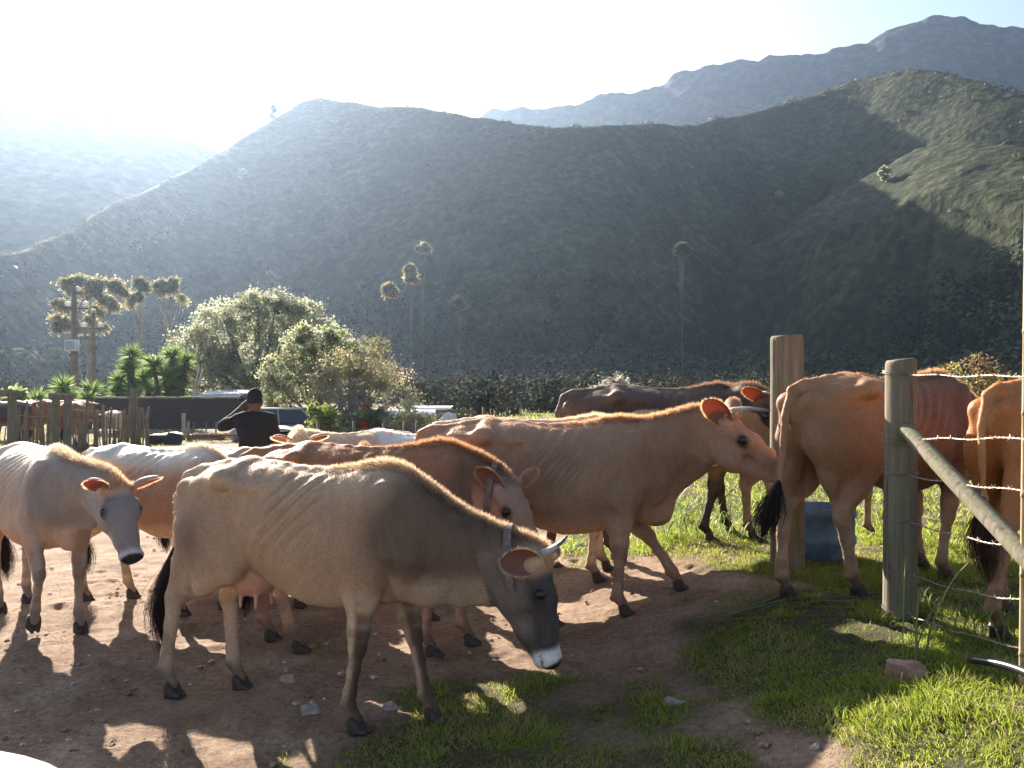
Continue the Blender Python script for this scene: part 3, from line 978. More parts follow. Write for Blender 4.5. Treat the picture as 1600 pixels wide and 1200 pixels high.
BLK = (.03, .028, .028)
def coat_of(base, **k):
    b = np.array(base)
    d = dict(base=base, back=tuple(b * 1.15), belly=tuple(np.clip(b * 1.35 + .04, 0, .7)), dark=tuple(b * .4), leg=tuple(np.clip(b * 1.15 + .05, 0, .7)), face=tuple(b * .9), poll=tuple(b * 1.05),
             eyering=(.04, .03, .03), muzzle=tuple(b * .5 + .22), nose=(.05, .04, .04), switch=(.03, .022, .02), tail=tuple(b * 1.1), ear=tuple(b * .8),
             earrim=tuple(np.clip(b * 1.2 + .05, 0, .7)), crest=tuple(np.clip(b * 1.35 + .08, 0, .75)))
    d.update(k)
    return d
COATS = {
    'fawn': coat_of((.285, .185, .115), back=(.34, .245, .17), belly=(.42, .31, .22), dark=(.065, .044, .033), leg=(.40, .30, .22), face=(.05, .042, .04),
                 cheek=(.12, .095, .08), poll=(.40, .27, .16), muzzle=(.60, .56, .52), nose=BLK, crest=(.62, .46, .30),
                 tail=(.40, .30, .21), darkk=.85, thighk=.65, legdark=1.0, earL=.165, ear=(.22, .13, .08), earrim=(.5, .36, .24)),
    'silver': coat_of((.34, .25, .19), back=(.46, .40, .34), belly=(.36, .20, .13), dark=(.14, .115, .105), leg=(.38, .29, .23), face=(.15, .135, .13), cheek=(.23, .20, .18),
                 poll=(.30, .17, .10), muzzle=(.46, .43, .41), nose=BLK, crest=(.55, .40, .26), darkk=.75, legdark=.6, ear=(.38, .31, .27), foot=.8),
    'roan': coat_of((.27, .155, .10), back=(.50, .44, .38), belly=(.46, .32, .22), dark=(.15, .10, .075), leg=(.50, .36, .25), darkk=.5, legdark=.3),
    'rufous': coat_of((.205, .122, .076), back=(.25, .15, .095), belly=(.34, .215, .145), dark=(.11, .055, .034), leg=(.30, .19, .135), face=(.215, .13, .084), poll=(.28, .165, .10),
                 muzzle=(.34, .25, .21), nose=(.16, .11, .10), crest=(.56, .37, .21), darkk=.35, legdark=.25, earL=.205, ear=(.30, .15, .09), foot=.4),
    'chestnut': coat_of((.17, .082, .043), face=(.21, .12, .085), cheek=(.27, .14, .09), poll=(.22, .17, .15), dark=(.07, .045, .035), muzzle=(.2, .16, .15), crest=(.5, .30, .16),
                 ear=(.24, .12, .07), earrim=(.5, .3, .18), darkk=.6, leg=(.34, .22, .16)),
    'cream': coat_of((.46, .33, .22), crest=(.68, .55, .40), darkk=.3, legdark=.2),
    'black': coat_of((.045, .032, .028), belly=(.20, .13, .08), back=(.09, .06, .045), leg=(.045, .034, .03), face=(.03, .025, .024), muzzle=(.25, .2, .18), poll=(.12, .06, .04), crest=(.30, .17, .10),
                 ear=(.07, .045, .035), legk=.9),
    'orange': coat_of((.22, .125, .068), back=(.30, .16, .08), leg=(.33, .235, .17), dark=(.10, .058, .040), belly=(.33, .22, .16), darkk=.95, legdark=.1, crest=(.55, .33, .18), thighk=.15, fore=.75),
    'umber': coat_of((.20, .085, .04), leg=(.36, .22, .15), darkk=.5, crest=(.5, .27, .13)),
    'rust': coat_of((.36, .135, .045), leg=(.30, .17, .11), belly=(.40, .24, .15), dark=(.16, .07, .04), darkk=.3, thighk=0, crest=(.78, .36, .12), switch=(.07, .035, .022), tail=(.40, .19, .08), legdark=.1),
    'white': coat_of((.55, .50, .46), back=(.64, .60, .56), dark=(.30, .26, .24), crest=(.7, .62, .54), darkk=.4),
}

COAT_GAIN = dict(fawn=1.18, silver=1.42, roan=1.5, rufous=1.5, chestnut=1.5, cream=1.1, black=1.5, orange=1.2, umber=1.2, rust=1.15, white=1.05)
for k_, g_ in COAT_GAIN.items():
    for q_ in ('base', 'back', 'belly', 'leg', 'face', 'poll', 'cheek', 'tail', 'ear', 'dark'):
        if q_ in COATS[k_]:
            gg = g_ if q_ != 'dark' else 1 + (g_ - 1) * .6
            COATS[k_][q_] = tuple(min(.68, c_ * gg) for c_ in COATS[k_][q_])
# ------------------------------------------------------------------ terrain
def gz(x, y):
    x = np.asarray(x, float); y = np.asarray(y, float)
    bank = .32 * smoothstep(.1, 2.1, x + .10 * (y - 5)) * smoothstep(60, 18, y)
    dip = -.10 * smoothstep(6.5, 11, y) * smoothstep(1.0, -1.0, x) * smoothstep(120, 60, y)
    fall = -.16 * smoothstep(.6, -.4, x - 1.6) * 0
    ridge = .05 * smoothstep(.8, 1.6, x) * np.exp(-((y - 3.6) / .5) ** 2)
    return bank + dip + fall + ridge + .035 * (n2(x, y, 2.2, 3) - .5) * smoothstep(60, 10, y)

def gzs(x, y):
    return float(gz(np.array([x]), np.array([y]))[0])

def P(u, d, v=None):
    """world x of photo column u at distance d (and height of photo row v)"""
    x = (u - 800) / F * d
    return (x, d) if v is None else (x, d, HC - (v - 600) / F * d)

def ground_pt(u, v):
    d = 3.0
    for _ in range(30):
        z = gzs((u - 800) / F * d, d)
        d = .5 * d + .5 * min(max(F * (HC - z) / max(v - 600, 3.0), 1.2), 400)
    return ((u - 800) / F * d, d)

def in_poly(x, y, poly):
    """signed distance to polygon, positive inside"""
    poly = np.array(poly, float)
    ins = np.zeros(x.shape, bool)
    dm = np.full(x.shape, 1e9)
    n = len(poly)
    for i in range(n):
        ax, ay = poly[i]; bx, by = poly[(i + 1) % n]
        c = ((ay > y) != (by > y)) & (x < (bx - ax) * (y - ay) / (by - ay + 1e-12) + ax)
        ins ^= c
        dx, dy = bx - ax, by - ay
        t = np.clip(((x - ax) * dx + (y - ay) * dy) / (dx * dx + dy * dy + 1e-12), 0, 1)
        dm = np.minimum(dm, (x - ax - t * dx) ** 2 + (y - ay - t * dy) ** 2)
    dm = np.sqrt(dm)
    return np.where(ins, dm, -dm)

G_POLY = [
    ([(1780, 1300), (1400, 1300), (1290, 1195), (1215, 1150), (1190, 1090), (1090, 1065), (1045, 1020), (1060, 970), (1120, 935), (1190, 912), (1100, 880),
      (1010, 868), (930, 884), (880, 872), (845, 840), (800, 800), (700, 750), (660, 700), (640, 660), (640, 604), (2200, 604), (2600, 1200)], 1.0),
    ([(520, 1300), (560, 1150), (590, 1100), (650, 1060), (760, 1068), (860, 1050), (960, 1055), (1040, 1095), (1130, 1130), (1190, 1165), (1260, 1230), (1330, 1300)], .85),
    ([(380, 1210), (400, 1150), (500, 1160), (520, 1300), (420, 1300)], .4),
    ([(430, 970), (520, 960), (560, 1040), (480, 1050), (430, 1010)], .35),
    ([(-600, 604), (640, 604), (640, 660), (500, 668), (480, 690), (360, 685), (330, 690), (235, 700), (265, 712), (200, 730), (80, 745), (-300, 790), (-900, 760)], .75),
]
G_POLYW = [([ground_pt(*q) for q in p], w) for p, w in G_POLY]
def grass_mask(x, y):
    x = np.asarray(x, float); y = np.asarray(y, float)
    s = np.maximum(y, 3) / 5
    m = np.zeros(x.shape)
    jit = (n2(x, y, .35, 21) - .5) * .55 * s + (n2(x, y, 1.1, 27) - .5) * .5 * s
    for poly, w in G_POLYW:
        d = in_poly(x, y, poly) + jit
        m = np.maximum(m, w * smoothstep(-.12, .22, d / s))
    wear = smoothstep(.30, .46, n2(x, y, .6, 33))
    return m * (.52 + .48 * wear)

def axis(segs):
    out = [segs[0][0]]
    for a, b, n in segs:
        out += list(np.linspace(a, b, n + 1)[1:])
    return np.array(out)
gx = axis([(-2500, -400, 10), (-400, -60, 20), (-60, -12, 40), (-12, -4.5, 50), (-4.5, 4.5, 330), (4.5, 12, 50), (12, 60, 40), (60, 400, 20), (400, 2500, 10)])
gy = axis([(-60, -5, 12), (-5, 2.6, 24), (2.6, 8.5, 240), (8.5, 14, 70), (14, 40, 80), (40, 130, 40), (130, 600, 20), (600, 2500, 10)])
GX, GY = np.meshgrid(gx, gy, indexing='ij')
GZ = gz(GX, GY)
gm = grass_mask(GX, GY)
near = smoothstep(16, 8, GY) * smoothstep(8, 5, np.abs(GX))
clod = (n2(GX, GY, .12, 41, 3) - .5) * .034 + (n2(GX, GY, .5, 43, 2) - .5) * .05 + (n2(GX, GY, .065, 47, 2) - .5) * .016
# hoof prints
prints = np.zeros_like(GX)
pr = np.random.default_rng(5)
for _ in range(260):
    cx, cy = pr.uniform(-4, 3.2), pr.uniform(3.0, 8.0)
    m = (np.abs(GX[:, 0] - cx) < .12); n_ = (np.abs(GY[0] - cy) < .12)
    ii, jj = np.where(m)[0], np.where(n_)[0]
    if len(ii) and len(jj):
        r2 = ((GX[np.ix_(ii, jj)] - cx) ** 2 + (GY[np.ix_(ii, jj)] - cy) ** 2) / .055 ** 2
        prints[np.ix_(ii, jj)] += -.013 * np.exp(-r2) + .008 * np.exp(-(np.sqrt(r2) - 1.5) ** 2 * 4)
GZ = GZ + (clod + np.maximum(prints, -.016)) * near
nxg, nyg = GX.shape
V = np.stack([GX, GY, GZ], -1).reshape(-1, 3)
i = np.arange(nxg - 1)[:, None] * nyg; j = np.arange(nyg - 1)[None]
Q = np.stack([i + j, i + nyg + j, i + nyg + j + 1, i + j + 1], -1).reshape(-1, 4)

def ground_material():
    m, nt, b = new_mat('ground')
    b.inputs['Roughness'].default_value = .9
    b.inputs['Specular IOR Level'].default_value = .15
    tc = NN(nt, 'ShaderNodeTexCoord')
    at = NN(nt, 'ShaderNodeAttribute', attribute_name='grass')
    def noise(scale, detail=6, rough=.6):
        n = NN(nt, 'ShaderNodeTexNoise', i_Scale=scale, i_Detail=detail, i_Roughness=rough)
        nt.links.new(tc.outputs['Object'], n.inputs[0])
        return n
    n1, n3, n4 = noise(2.2), noise(30, 8, .7), noise(140, 3)
    r1 = ramp(nt, [(.30, (.25, .155, .10)), (.52, (.38, .255, .172)), (.72, (.50, .37, .272))])
    nt.links.new(n1.outputs[0], r1.inputs[0])
    r3 = ramp(nt, [(.30, .50), (.50, .95), (.70, 1.35)])
    nt.links.new(n3.outputs[0], r3.inputs[0])
    mx = NN(nt, 'ShaderNodeMix', data_type='RGBA', blend_type='MULTIPLY', i_0=1.0)
    nt.links.new(r1.outputs[0], mx.inputs[6]); nt.links.new(r3.outputs[0], mx.inputs[7])
    vo = NN(nt, 'ShaderNodeTexVoronoi', i_Scale=26.0)
    nt.links.new(tc.outputs['Object'], vo.inputs['Vector'])
    rv = ramp(nt, [(.0, 1.0), (.10, 1.0), (.16, .0)])
    nt.links.new(vo.outputs['Distance'], rv.inputs[0])
    m2 = NN(nt, 'ShaderNodeMix', data_type='RGBA')
    m2.inputs[7].default_value = (.36, .28, .22, 1)
    mf = NN(nt, 'ShaderNodeMath', operation='MULTIPLY'); mf.inputs[1].default_value = .5
    nt.links.new(rv.outputs[0], mf.inputs[0]); nt.links.new(mf.outputs[0], m2.inputs[0])
    nt.links.new(mx.outputs[2], m2.inputs[6])
    rg = ramp(nt, [(.3, (.025, .032, .010)), (.6, (.06, .075, .022)), (.8, (.12, .11, .045))])
    nt.links.new(n3.outputs[0], rg.inputs[0])
    m3 = NN(nt, 'ShaderNodeMix', data_type='RGBA')
    gf = NN(nt, 'ShaderNodeMath', operation='MULTIPLY'); gf.inputs[1].default_value = .85
    nt.links.new(at.outputs['Fac'], gf.inputs[0]); nt.links.new(gf.outputs[0], m3.inputs[0])
    nt.links.new(m2.outputs[2], m3.inputs[6]); nt.links.new(rg.outputs[0], m3.inputs[7])
    nt.links.new(m3.outputs[2], b.inputs['Base Color'])
    ad = NN(nt, 'ShaderNodeMath', operation='ADD')
    nt.links.new(n3.outputs[0], ad.inputs[0]); nt.links.new(n4.outputs[0], ad.inputs[1])
    bp = NN(nt, 'ShaderNodeBump', i_Strength=1.0, i_Distance=.028)
    nt.links.new(ad.outputs[0], bp.inputs['Height']); nt.links.new(bp.outputs[0], b.inputs['Normal'])
    return m
np_mesh('ground', V, Q, ground_material(), None, True, None, {'grass': gm.ravel()})['kind'] = 'structure'

# ------------------------------------------------------------------ hills: polar height fields with real depth
def interp_s(u, tab):
    a = np.array(tab, float)
    return np.interp(u, a[:, 0], a[:, 1])

def hill_mat(name, cols, scale, bumpd, rock=None):
    m, nt, b = new_mat(name)
    b.inputs['Roughness'].default_value = .95
    b.inputs['Specular IOR Level'].default_value = .05
    tc = NN(nt, 'ShaderNodeTexCoord')
    a = NN(nt, 'ShaderNodeTexNoise', i_Scale=1 / scale, i_Detail=7.0, i_Roughness=.56)
    nt.links.new(tc.outputs['Object'], a.inputs[0])
    rp = ramp(nt, [(.32, cols[0]), (.5, cols[1]), (.68, cols[2])])
    nt.links.new(a.outputs[0], rp.inputs[0])
    c = NN(nt, 'ShaderNodeTexNoise', i_Scale=1 / (scale * 9), i_Detail=4.0)
    nt.links.new(tc.outputs['Object'], c.inputs[0])
    r2 = ramp(nt, [(.35, .65), (.65, 1.3)])
    nt.links.new(c.outputs[0], r2.inputs[0])
    mx = NN(nt, 'ShaderNodeMix', data_type='RGBA', blend_type='MULTIPLY', i_0=1.0)
    nt.links.new(rp.outputs[0], mx.inputs[6]); nt.links.new(r2.outputs[0], mx.inputs[7])
    nt.links.new(mx.outputs[2], b.inputs['Base Color'])
    bp = NN(nt, 'ShaderNodeBump', i_Strength=.8, i_Distance=bumpd)
    nt.links.new(a.outputs[0], bp.inputs['Height']); nt.links.new(bp.outputs[0], b.inputs['Normal'])
    return m

R0 = 210.0
MAIN = [(-900, 560), (-500, 480), (-200, 430), (0, 380), (100, 346), (200, 302), (300, 252), (350, 230), (400, 200), (430, 178), (470, 155), (500, 148), (560, 155), (640, 161), (740, 173),
        (850, 187), (950, 191), (1050, 189), (1150, 172), (1250, 147), (1330, 120), (1420, 101), (1480, 111), (1600, 138), (1800, 185), (2200, 260), (2800, 420)]
SPUR = [(900, 560), (1000, 490), (1100, 420), (1225, 336), (1300, 290), (1350, 265), (1400, 240), (1430, 222), (1500, 210), (1600, 214), (1800, 240), (2200, 300), (2800, 500)]
def main_hill(u, r):
    tanv = (600 - interp_s(u, MAIN)) / F
    cosa = 1 / np.sqrt(1 + ((u - 800) / F) ** 2)
    tanv = tanv * cosa                      # elevation over horizontal range
    slope = np.interp(u, [-400, 0, 500, 1000, 1400, 2000], [.62, .66, .74, .84, 1.0, 1.0])
    r0 = R0 + 25 * np.sin(u / 210.0) + np.interp(u, [-900, 0, 400], [-60, -30, 0]) + 66 * np.exp(-((u - 1240) / 230.0) ** 2)
    r1 = r0 / (1 - tanv / slope)
    zr = r1 * tanv
    s = (r - r0) / (r1 - r0)
    # straight flank, rounded foot and brow, then a long back slope
    sb = np.interp(u, [-200, 100, 300, 500, 900, 1400], [.80, .84, .88, .93, .90, .90])
    mm = 1 / (1 - (1 - sb) / 2)
    t = np.clip((s - sb) / (1 - sb), 0, 1)
    z = zr * mm * np.where(s < sb, s, sb + (1 - sb) * (t - t * t / 2))
    z = np.where(s > 1, zr * (1 - .8 * np.clip((s - 1) / 1.2, 0, 1) ** 1.3), z)
    z = np.where(s < 0.06, zr * .06 * np.clip((s + .06) / .12, 0, 1) ** 2 * 2, z)
    # spur in front of the right-hand summit
    tc_ = (600 - interp_s(u, SPUR)) / F * cosa
    rc = (R0 + 10) / (1 - tc_ / slope) * np.interp(u, [900, 1225, 1430, 1600], [1.0, .985, .93, .86])
    zc = rc * tc_
    plat = np.interp(u, [1200, 1300, 1400, 1600, 2200], [3, 30, 38, 38, 30])
    gs = .56
    dd = rc - r
    zs = np.where(dd < 0, zc + dd * .55, np.where(dd < plat, zc - gs * dd, zc - gs * plat - 1.5 * (dd - plat)))
    on = smoothstep(980, 1180, u)
    k = 5.0
    hh = np.clip(k - np.abs(z - zs), 0, None) / k
    return np.where((on > 0) & (r > R0 * .82), np.maximum(z, zs * on - 40 * (1 - on)) + hh * hh * k * .25 * on, z), r0, r1

def polar_mesh(name, us, rfun, zfun, mat, namp, nsc):
    """rows are ranges given by rfun(u)->array"""
    Vv = []
    nr = None
    for u in us:
        rr = rfun(u); nr = len(rr)
        dirx, diry = (u - 800) / F, 1.0
        L = math.hypot(dirx, diry)
        z = zfun(np.full(nr, float(u)), rr)
        Vv.append(np.stack([rr * dirx / L, rr * diry / L, z], -1))
    Vv = np.array(Vv)
    flat = Vv.reshape(-1, 3)
    amp = namp * smoothstep(0, 12, flat[:, 2])
    if namp > 25:
        flat[:, 2] -= np.abs(fbm(flat * [1, .45, 1], nsc * .7, 4, 15) - .5) * amp * 1.0 - amp * .10
    flat[:, 2] += (fbm(flat, nsc, 4, 5) - .5) * amp + (fbm(flat, nsc / 9, 3, 8) - .5) * amp * .22
    nu = len(us)
    i = np.arange(nu - 1)[:, None] * nr; j = np.arange(nr - 1)[None]
    Q = np.stack([i + j, i + nr + j, i + nr + j + 1, i + j + 1], -1).reshape(-1, 4)
    o = np_mesh(name, flat, Q, mat, None, True)
    o['kind'] = 'structure'
    return Vv

us = np.arange(-700, 2500, 5.0)
def r_main(u):
    _, r0, r1 = main_hill(np.array([float(u)]), np.array([300.0]))
    r0, r1 = float(np.atleast_1d(r0)[0]), float(np.atleast_1d(r1)[0])
    return np.concatenate([np.linspace(min(r0 - 30, 175 if u > 950 else 999), r1 * 1.02, 150), np.linspace(r1 * 1.03, r1 * 2.0, 25)])
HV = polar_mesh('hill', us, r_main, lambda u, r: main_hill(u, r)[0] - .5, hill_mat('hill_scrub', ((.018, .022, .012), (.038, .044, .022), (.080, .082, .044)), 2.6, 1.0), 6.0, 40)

def simple_ridge(tab, r1, slope, back=.5):
    def f(u, r):
        t = (600 - interp_s(u, tab)) / F / np.sqrt(1 + ((u - 800) / F) ** 2)
        zr = r1 * t
        return np.where(r < r1, zr - (r1 - r) * slope, zr - (r - r1) * back)
    return f
LEFT = [(-1400, 260), (-600, 120), (-200, 135), (0, 165), (50, 171), (100, 173), (200, 190), (300, 216), (350, 235), (420, 270), (600, 380)]
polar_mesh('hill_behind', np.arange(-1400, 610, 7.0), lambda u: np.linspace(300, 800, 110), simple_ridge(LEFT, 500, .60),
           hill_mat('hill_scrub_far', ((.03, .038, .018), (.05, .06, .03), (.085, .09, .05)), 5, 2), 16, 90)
MOUNT = [(500, 330), (640, 240), (740, 185), (775, 164), (800, 162), (850, 163), (905, 152), (940, 146), (1000, 141), (1040, 126), (1060, 110), (1085, 93), (1110, 85), (1160, 83), (1185, 89),
         (1215, 80), (1280, 70), (1310, 62), (1355, 60), (1380, 46), (1410, 32), (1450, 21), (1500, 24), (1530, 36), (1560, 38), (1590, 36), (1650, 45), (1900, 120), (2500, 200)]
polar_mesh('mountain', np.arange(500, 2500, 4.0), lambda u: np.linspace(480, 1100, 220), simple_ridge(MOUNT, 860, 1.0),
           hill_mat('mountain_rock_hazed', ((.014, .026, .040), (.030, .045, .062), (.07, .085, .10)), 9, 3), 30, 90)  # rock colours tinted blue, adding distance haze by paint

# scrub bushes that break up the hillside and its skyline
def scrub(name, n, seed, rlo, rhi, size, cols, label_mat, ulim=(-300, 1900), smin=.0, smax=1.0, cl=26):
    r = np.random.default_rng(seed)
    Vv = HV
    nu, nr = Vv.shape[:2]
    iu = r.uniform((ulim[0] - us[0]) / 5, min((ulim[1] - us[0]) / 5, nu - 2), n)
    ir = (r.uniform(smin, smax, n)) * 149
    a, b = iu.astype(int), ir.astype(int)
    fa, fb = (iu - a)[:, None], (ir - b)[:, None]
    Pp = Vv[a, b] * (1 - fa) * (1 - fb) + Vv[a + 1, b] * fa * (1 - fb) + Vv[a, b + 1] * (1 - fa) * fb + Vv[a + 1, b + 1] * fa * fb
    keep = fbm(Pp, 22, 3, 3) - .25 * ((iu * 5 + us[0] > 1180) & (ir < 70)) + r.uniform(-.16, .16, n) > .46
    Pp = Pp[keep]; n = len(Pp)
    sz = size[0] + (size[1] - size[0]) * r.uniform(0, 1, n) ** 2.2
    m = cl
    q = r.normal(size=(n, m, 3)); q /= np.linalg.norm(q, axis=-1, keepdims=True)
    q[..., 2] = np.abs(q[..., 2]) * .9
    c = Pp[:, None] + q * sz[:, None, None] * .55 * r.uniform(.55, 1.1, (n, m, 1))
    w = sz[:, None, None] * .13
    qn = q + r.normal(size=(n, m, 3)) * .25; qn /= np.linalg.norm(qn, axis=-1, keepdims=True)
    d1 = np.cross(qn, r.normal(size=(n, m, 3))); d1 /= np.linalg.norm(d1, axis=-1, keepdims=True)
    d2 = np.cross(qn, d1); d2 /= np.linalg.norm(d2, axis=-1, keepdims=True)
    V = np.stack([c + d1 * w, c - d1 * w * .5 + d2 * w, c - d1 * w * .5 - d2 * w], 2).reshape(-1, 3)
    T = np.arange(len(V)).reshape(-1, 3)
    cc = np.array(cols)[r.integers(0, len(cols), n)] * r.uniform(.8, 1.2, (n, 1))
    C = np.repeat(cc, m * 3, 0)
    o = np_mesh(name, V, T, label_mat, None, False, C)
    tag(o, 'low olive green scrub bushes covering the dark hillside', 'scrub', kind='stuff')
    return o
MATS['leaf'] = mat_leaf('leaf', 1.5, .42)
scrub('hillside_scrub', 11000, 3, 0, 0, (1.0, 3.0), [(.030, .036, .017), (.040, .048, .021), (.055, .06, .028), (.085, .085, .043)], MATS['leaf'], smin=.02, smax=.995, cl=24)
# ------------------------------------------------------------------ trees and plants
MATS['bark'] = mat_plain('bark', (.12, .095, .075), .9, noise=(14, .4), bump=.01)
MATS['scrubleaf'] = mat_leaf('scrubleaf', 1.0, .06, 1.0)
MATS['treeleaf'] = mat_leaf('treeleaf', 1.9, .52)
MATS['bark_pale'] = mat_plain('bark_pale', (.32, .28, .23), .85, noise=(6, .3), bump=.006)

def leaf_quads(cen, size, r, cols, elong=1.6, nrm=None):
    n = len(cen)
    a = r.normal(size=(n, 3)); a /= np.linalg.norm(a, axis=1, keepdims=True)
    if nrm is not None:
        nn = nrm + r.normal(size=(n, 3)) * .3; nn /= np.linalg.norm(nn, axis=1, keepdims=True)
        a -= nn * (a * nn).sum(1)[:, None]; a /= np.linalg.norm(a, axis=1, keepdims=True)
    b = np.cross(a, nn if nrm is not None else r.normal(size=(n, 3))); b /= np.linalg.norm(b, axis=1, keepdims=True)
    s = (size * r.uniform(.6, 1.3, n))[:, None]
    V = np.stack([cen - a * s * elong * .5, cen + b * s * .5, cen + a * s * elong * .5, cen - b * s * .5], 1).reshape(-1, 3)
    Q = np.arange(4 * n).reshape(-1, 4)
    return V, Q, np.repeat(cols, 4, 0)

def tree(name, label, cat, base, blobs, trunk, leaf, nleaf, cols, seed, group=None, branches=14, bark='bark', clump=.35, bare=0, shell=.55, twig=.012, parent=None, elong=1.6):
    """blobs: (x, z, r[, y]) crown masses relative to base; trunk: (radius, height of first fork)"""
    r = np.random.default_rng(seed)
    root = empty(name, base, label=label, cat=cat, group=group)
    B = np.array([(b[0], b[3] if len(b) > 3 else r.uniform(-.3, .3) * b[2], b[1], b[2]) for b in blobs], float)
    tr, th = trunk
    mb = MB()
    top = B[:, :3].mean(0)
    k = np.linspace(0, 1, 7)
    path = np.stack([np.sin(k * 3 + seed) * tr * .7 + top[0] * k ** 2 * .5, np.cos(k * 2 + seed) * tr * .5, k * th], -1)
    mb.tube(path, np.linspace(tr * 1.25, tr * .75, 7), 9)
    fork = path[-1]
    tips = []
    for q in range(max(branches, len(B))):
        b = B[q % len(B)]
        tgt = b[:3] + r.normal(size=3) * b[3] * .35
        st = path[4 + q % 3]
        k = np.linspace(0, 1, 6)[:, None]
        mid = (st + tgt) / 2 + r.normal(size=3) * b[3] * .22 + np.array([0, 0, -.1 * b[3]])
        pts = (1 - k) ** 2 * st + 2 * (1 - k) * k * mid + k ** 2 * tgt
        mb.tube(pts, np.linspace(tr * .42, tr * .07, 6), 6)
        tips.append((pts, tr * .1))
        for w in range(4):
            s0 = pts[2 + w % 4]
            e = s0 + unit(r.normal(size=3) + np.array([0, 0, .5])) * b[3] * r.uniform(.4, .85)
            m2 = (s0 + e) / 2 + r.normal(size=3) * b[3] * .08
            mb.tube([s0, m2, e], [tr * .12, tr * .07, tr * .025], 4)
            tips.append((np.array([s0, m2, e]), 0))
    for q in range(bare):
        b = B[r.integers(len(B))]
        p, _ = tips[r.integers(len(tips))]
        s0 = p[r.integers(1, len(p))]
        d = unit(r.normal(size=3) + unit(s0 - top) * 1.0 + np.array([0, 0, .7]))
        L = b[3] * r.uniform(.25, .6)
        e1 = s0 + d * L * .5 + r.normal(size=3) * L * .06
        e2 = s0 + d * L + r.normal(size=3) * L * .12
        mb.tube([s0, e1, e2], [twig, twig * .7, twig * .35], 3, cap=False)
    mb.build('trunk', MATS[bark], root, smooth=True, usecol=False)
    if nleaf:
        share = B[:, 3] ** 2.2; share /= share.sum()
        nc = max(6, int(nleaf / 60))
        which = r.choice(len(B), nc, p=share)
        d = r.normal(size=(nc, 3)); d /= np.linalg.norm(d, axis=1, keepdims=True)
        rad = B[which, 3] * (shell + (1 - shell) * r.uniform(0, 1, nc) ** .6) * r.uniform(.82, 1.08, nc)
        cc = B[which, :3] + d * rad[:, None] * np.array([1, 1, .88])
        ci = r.integers(0, nc, nleaf)
        cr = clump * r.uniform(.5, 1.3, nc)
        L = cc[ci] + r.normal(size=(nleaf, 3)) * (cr[ci] * .5)[:, None] * np.array([1, 1, .8])
        tone = r.uniform(.55, 1.45, nc)[ci] * r.uniform(.75, 1.25, nleaf)
        col = np.array(cols)[r.integers(0, len(cols), nc)][ci] * tone[:, None]
        V, Q, C = leaf_quads(L, leaf, r, np.clip(col, 0, .6), elong)
        np_mesh('crown', V, Q, MATS['treeleaf'], root, False, C)
    return root

def gbase(u, d, dz=0.0):
    x = (u - 800) / F * d
    return (x, d, gzs(x, d) + dz)

OLIVE = [(.22, .235, .16), (.28, .29, .205), (.17, .185, .12), (.32, .32, .23)]
GREEN = [(.17, .20, .09), (.23, .25, .125), (.13, .15, .07), (.28, .27, .15)]
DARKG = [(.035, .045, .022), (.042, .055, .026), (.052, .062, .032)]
GUM = [(.16, .17, .09), (.24, .22, .12), (.28, .22, .13), (.12, .13, .08)]

# big grey-green tree behind the farm wall, then the greener tree and the thorn in front of it
tree('broadleaf_tree', 'widest grey green bushy tree rising behind the shed roof', 'tree', gbase(400, 46),
     [(-3.0, 3.2, 1.5), (-1.9, 4.5, 1.5), (-.6, 5.2, 1.3), (1.0, 5.0, 1.4), (2.6, 4.9, 1.3), (3.4, 3.9, 1.4), (-2.4, 2.4, 1.6), (0, 3.0, 1.9, .8), (1.6, 2.6, 1.9), (-3.7, 2.0, .9), (-1.0, 1.9, 1.6), (.0, 5.9, .6), (1.2, 5.8, .8), (3.9, 2.6, 1.2), (2.2, 5.5, .7)],
     (.28, 1.2), .085, 60000, OLIVE, 3, branches=26, clump=.42)
tree('broadleaf_tree', 'yellow green tree with open branches before the big grey tree', 'tree', gbase(487, 30),
     [(-1.1, 2.1, .7), (-.4, 2.75, .8), (.4, 2.95, .7), (1.2, 2.6, .8), (-1.2, 1.3, .6), (.3, 1.7, .9), (1.9, 2.2, .7), (.8, 3.3, .35), (-.2, 3.35, .35), (2.3, 1.6, .5)],
     (.10, .55), .055, 26000, GREEN + OLIVE, 5, branches=20, clump=.26, shell=.4, bare=260, twig=.007)
tree('thorn_tree', 'half bare brown thorn tree with a forked grey trunk', 'tree', gbase(530, 27),
     [(0, 2.3, .6), (.8, 2.4, .7), (1.4, 1.9, .7), (.4, 1.6, .7), (1.9, 1.3, .5), (-.45, 1.7, .45), (1.1, 2.8, .35)],
     (.11, .45), .04, 7500, [(.26, .21, .14), (.16, .14, .08), (.14, .15, .06)], 6, branches=26, clump=.3, bare=1900, bark='bark_pale', twig=.006, shell=.3)
tree('bare_shrub', 'leafless twiggy shrub right of the thorn tree', 'shrub', gbase(640, 24),
     [(0, .75, .45), (.5, .65, .4), (-.4, .6, .38), (.1, 1.05, .3)], (.03, .2), .05, 1400, GREEN, 7, branches=18, clump=.2, bare=1100, bark='bark_pale', twig=.005, shell=.3)
tree('flowering_bush', 'leafy green bush with red blooms by the wire pen', 'bush', gbase(567, 26),
     [(0, .55, .42), (.38, .6, .4), (-.35, .4, .35), (.1, .9, .3)], (.03, .2), .06, 6000, GREEN * 5 + [(.50, .05, .02)] , 8, branches=9, clump=.16)
tree('leafy_bush', 'small bright green bush at the foot of the forked trees', 'bush', gbase(500, 25),
     [(0, .5, .3), (.2, .8, .28), (-.15, .95, .2), (.35, .3, .25)], (.03, .2), .055, 4200, [(.20, .24, .05), (.15, .19, .05), (.10, .13, .04)], 9, branches=9, clump=.16)
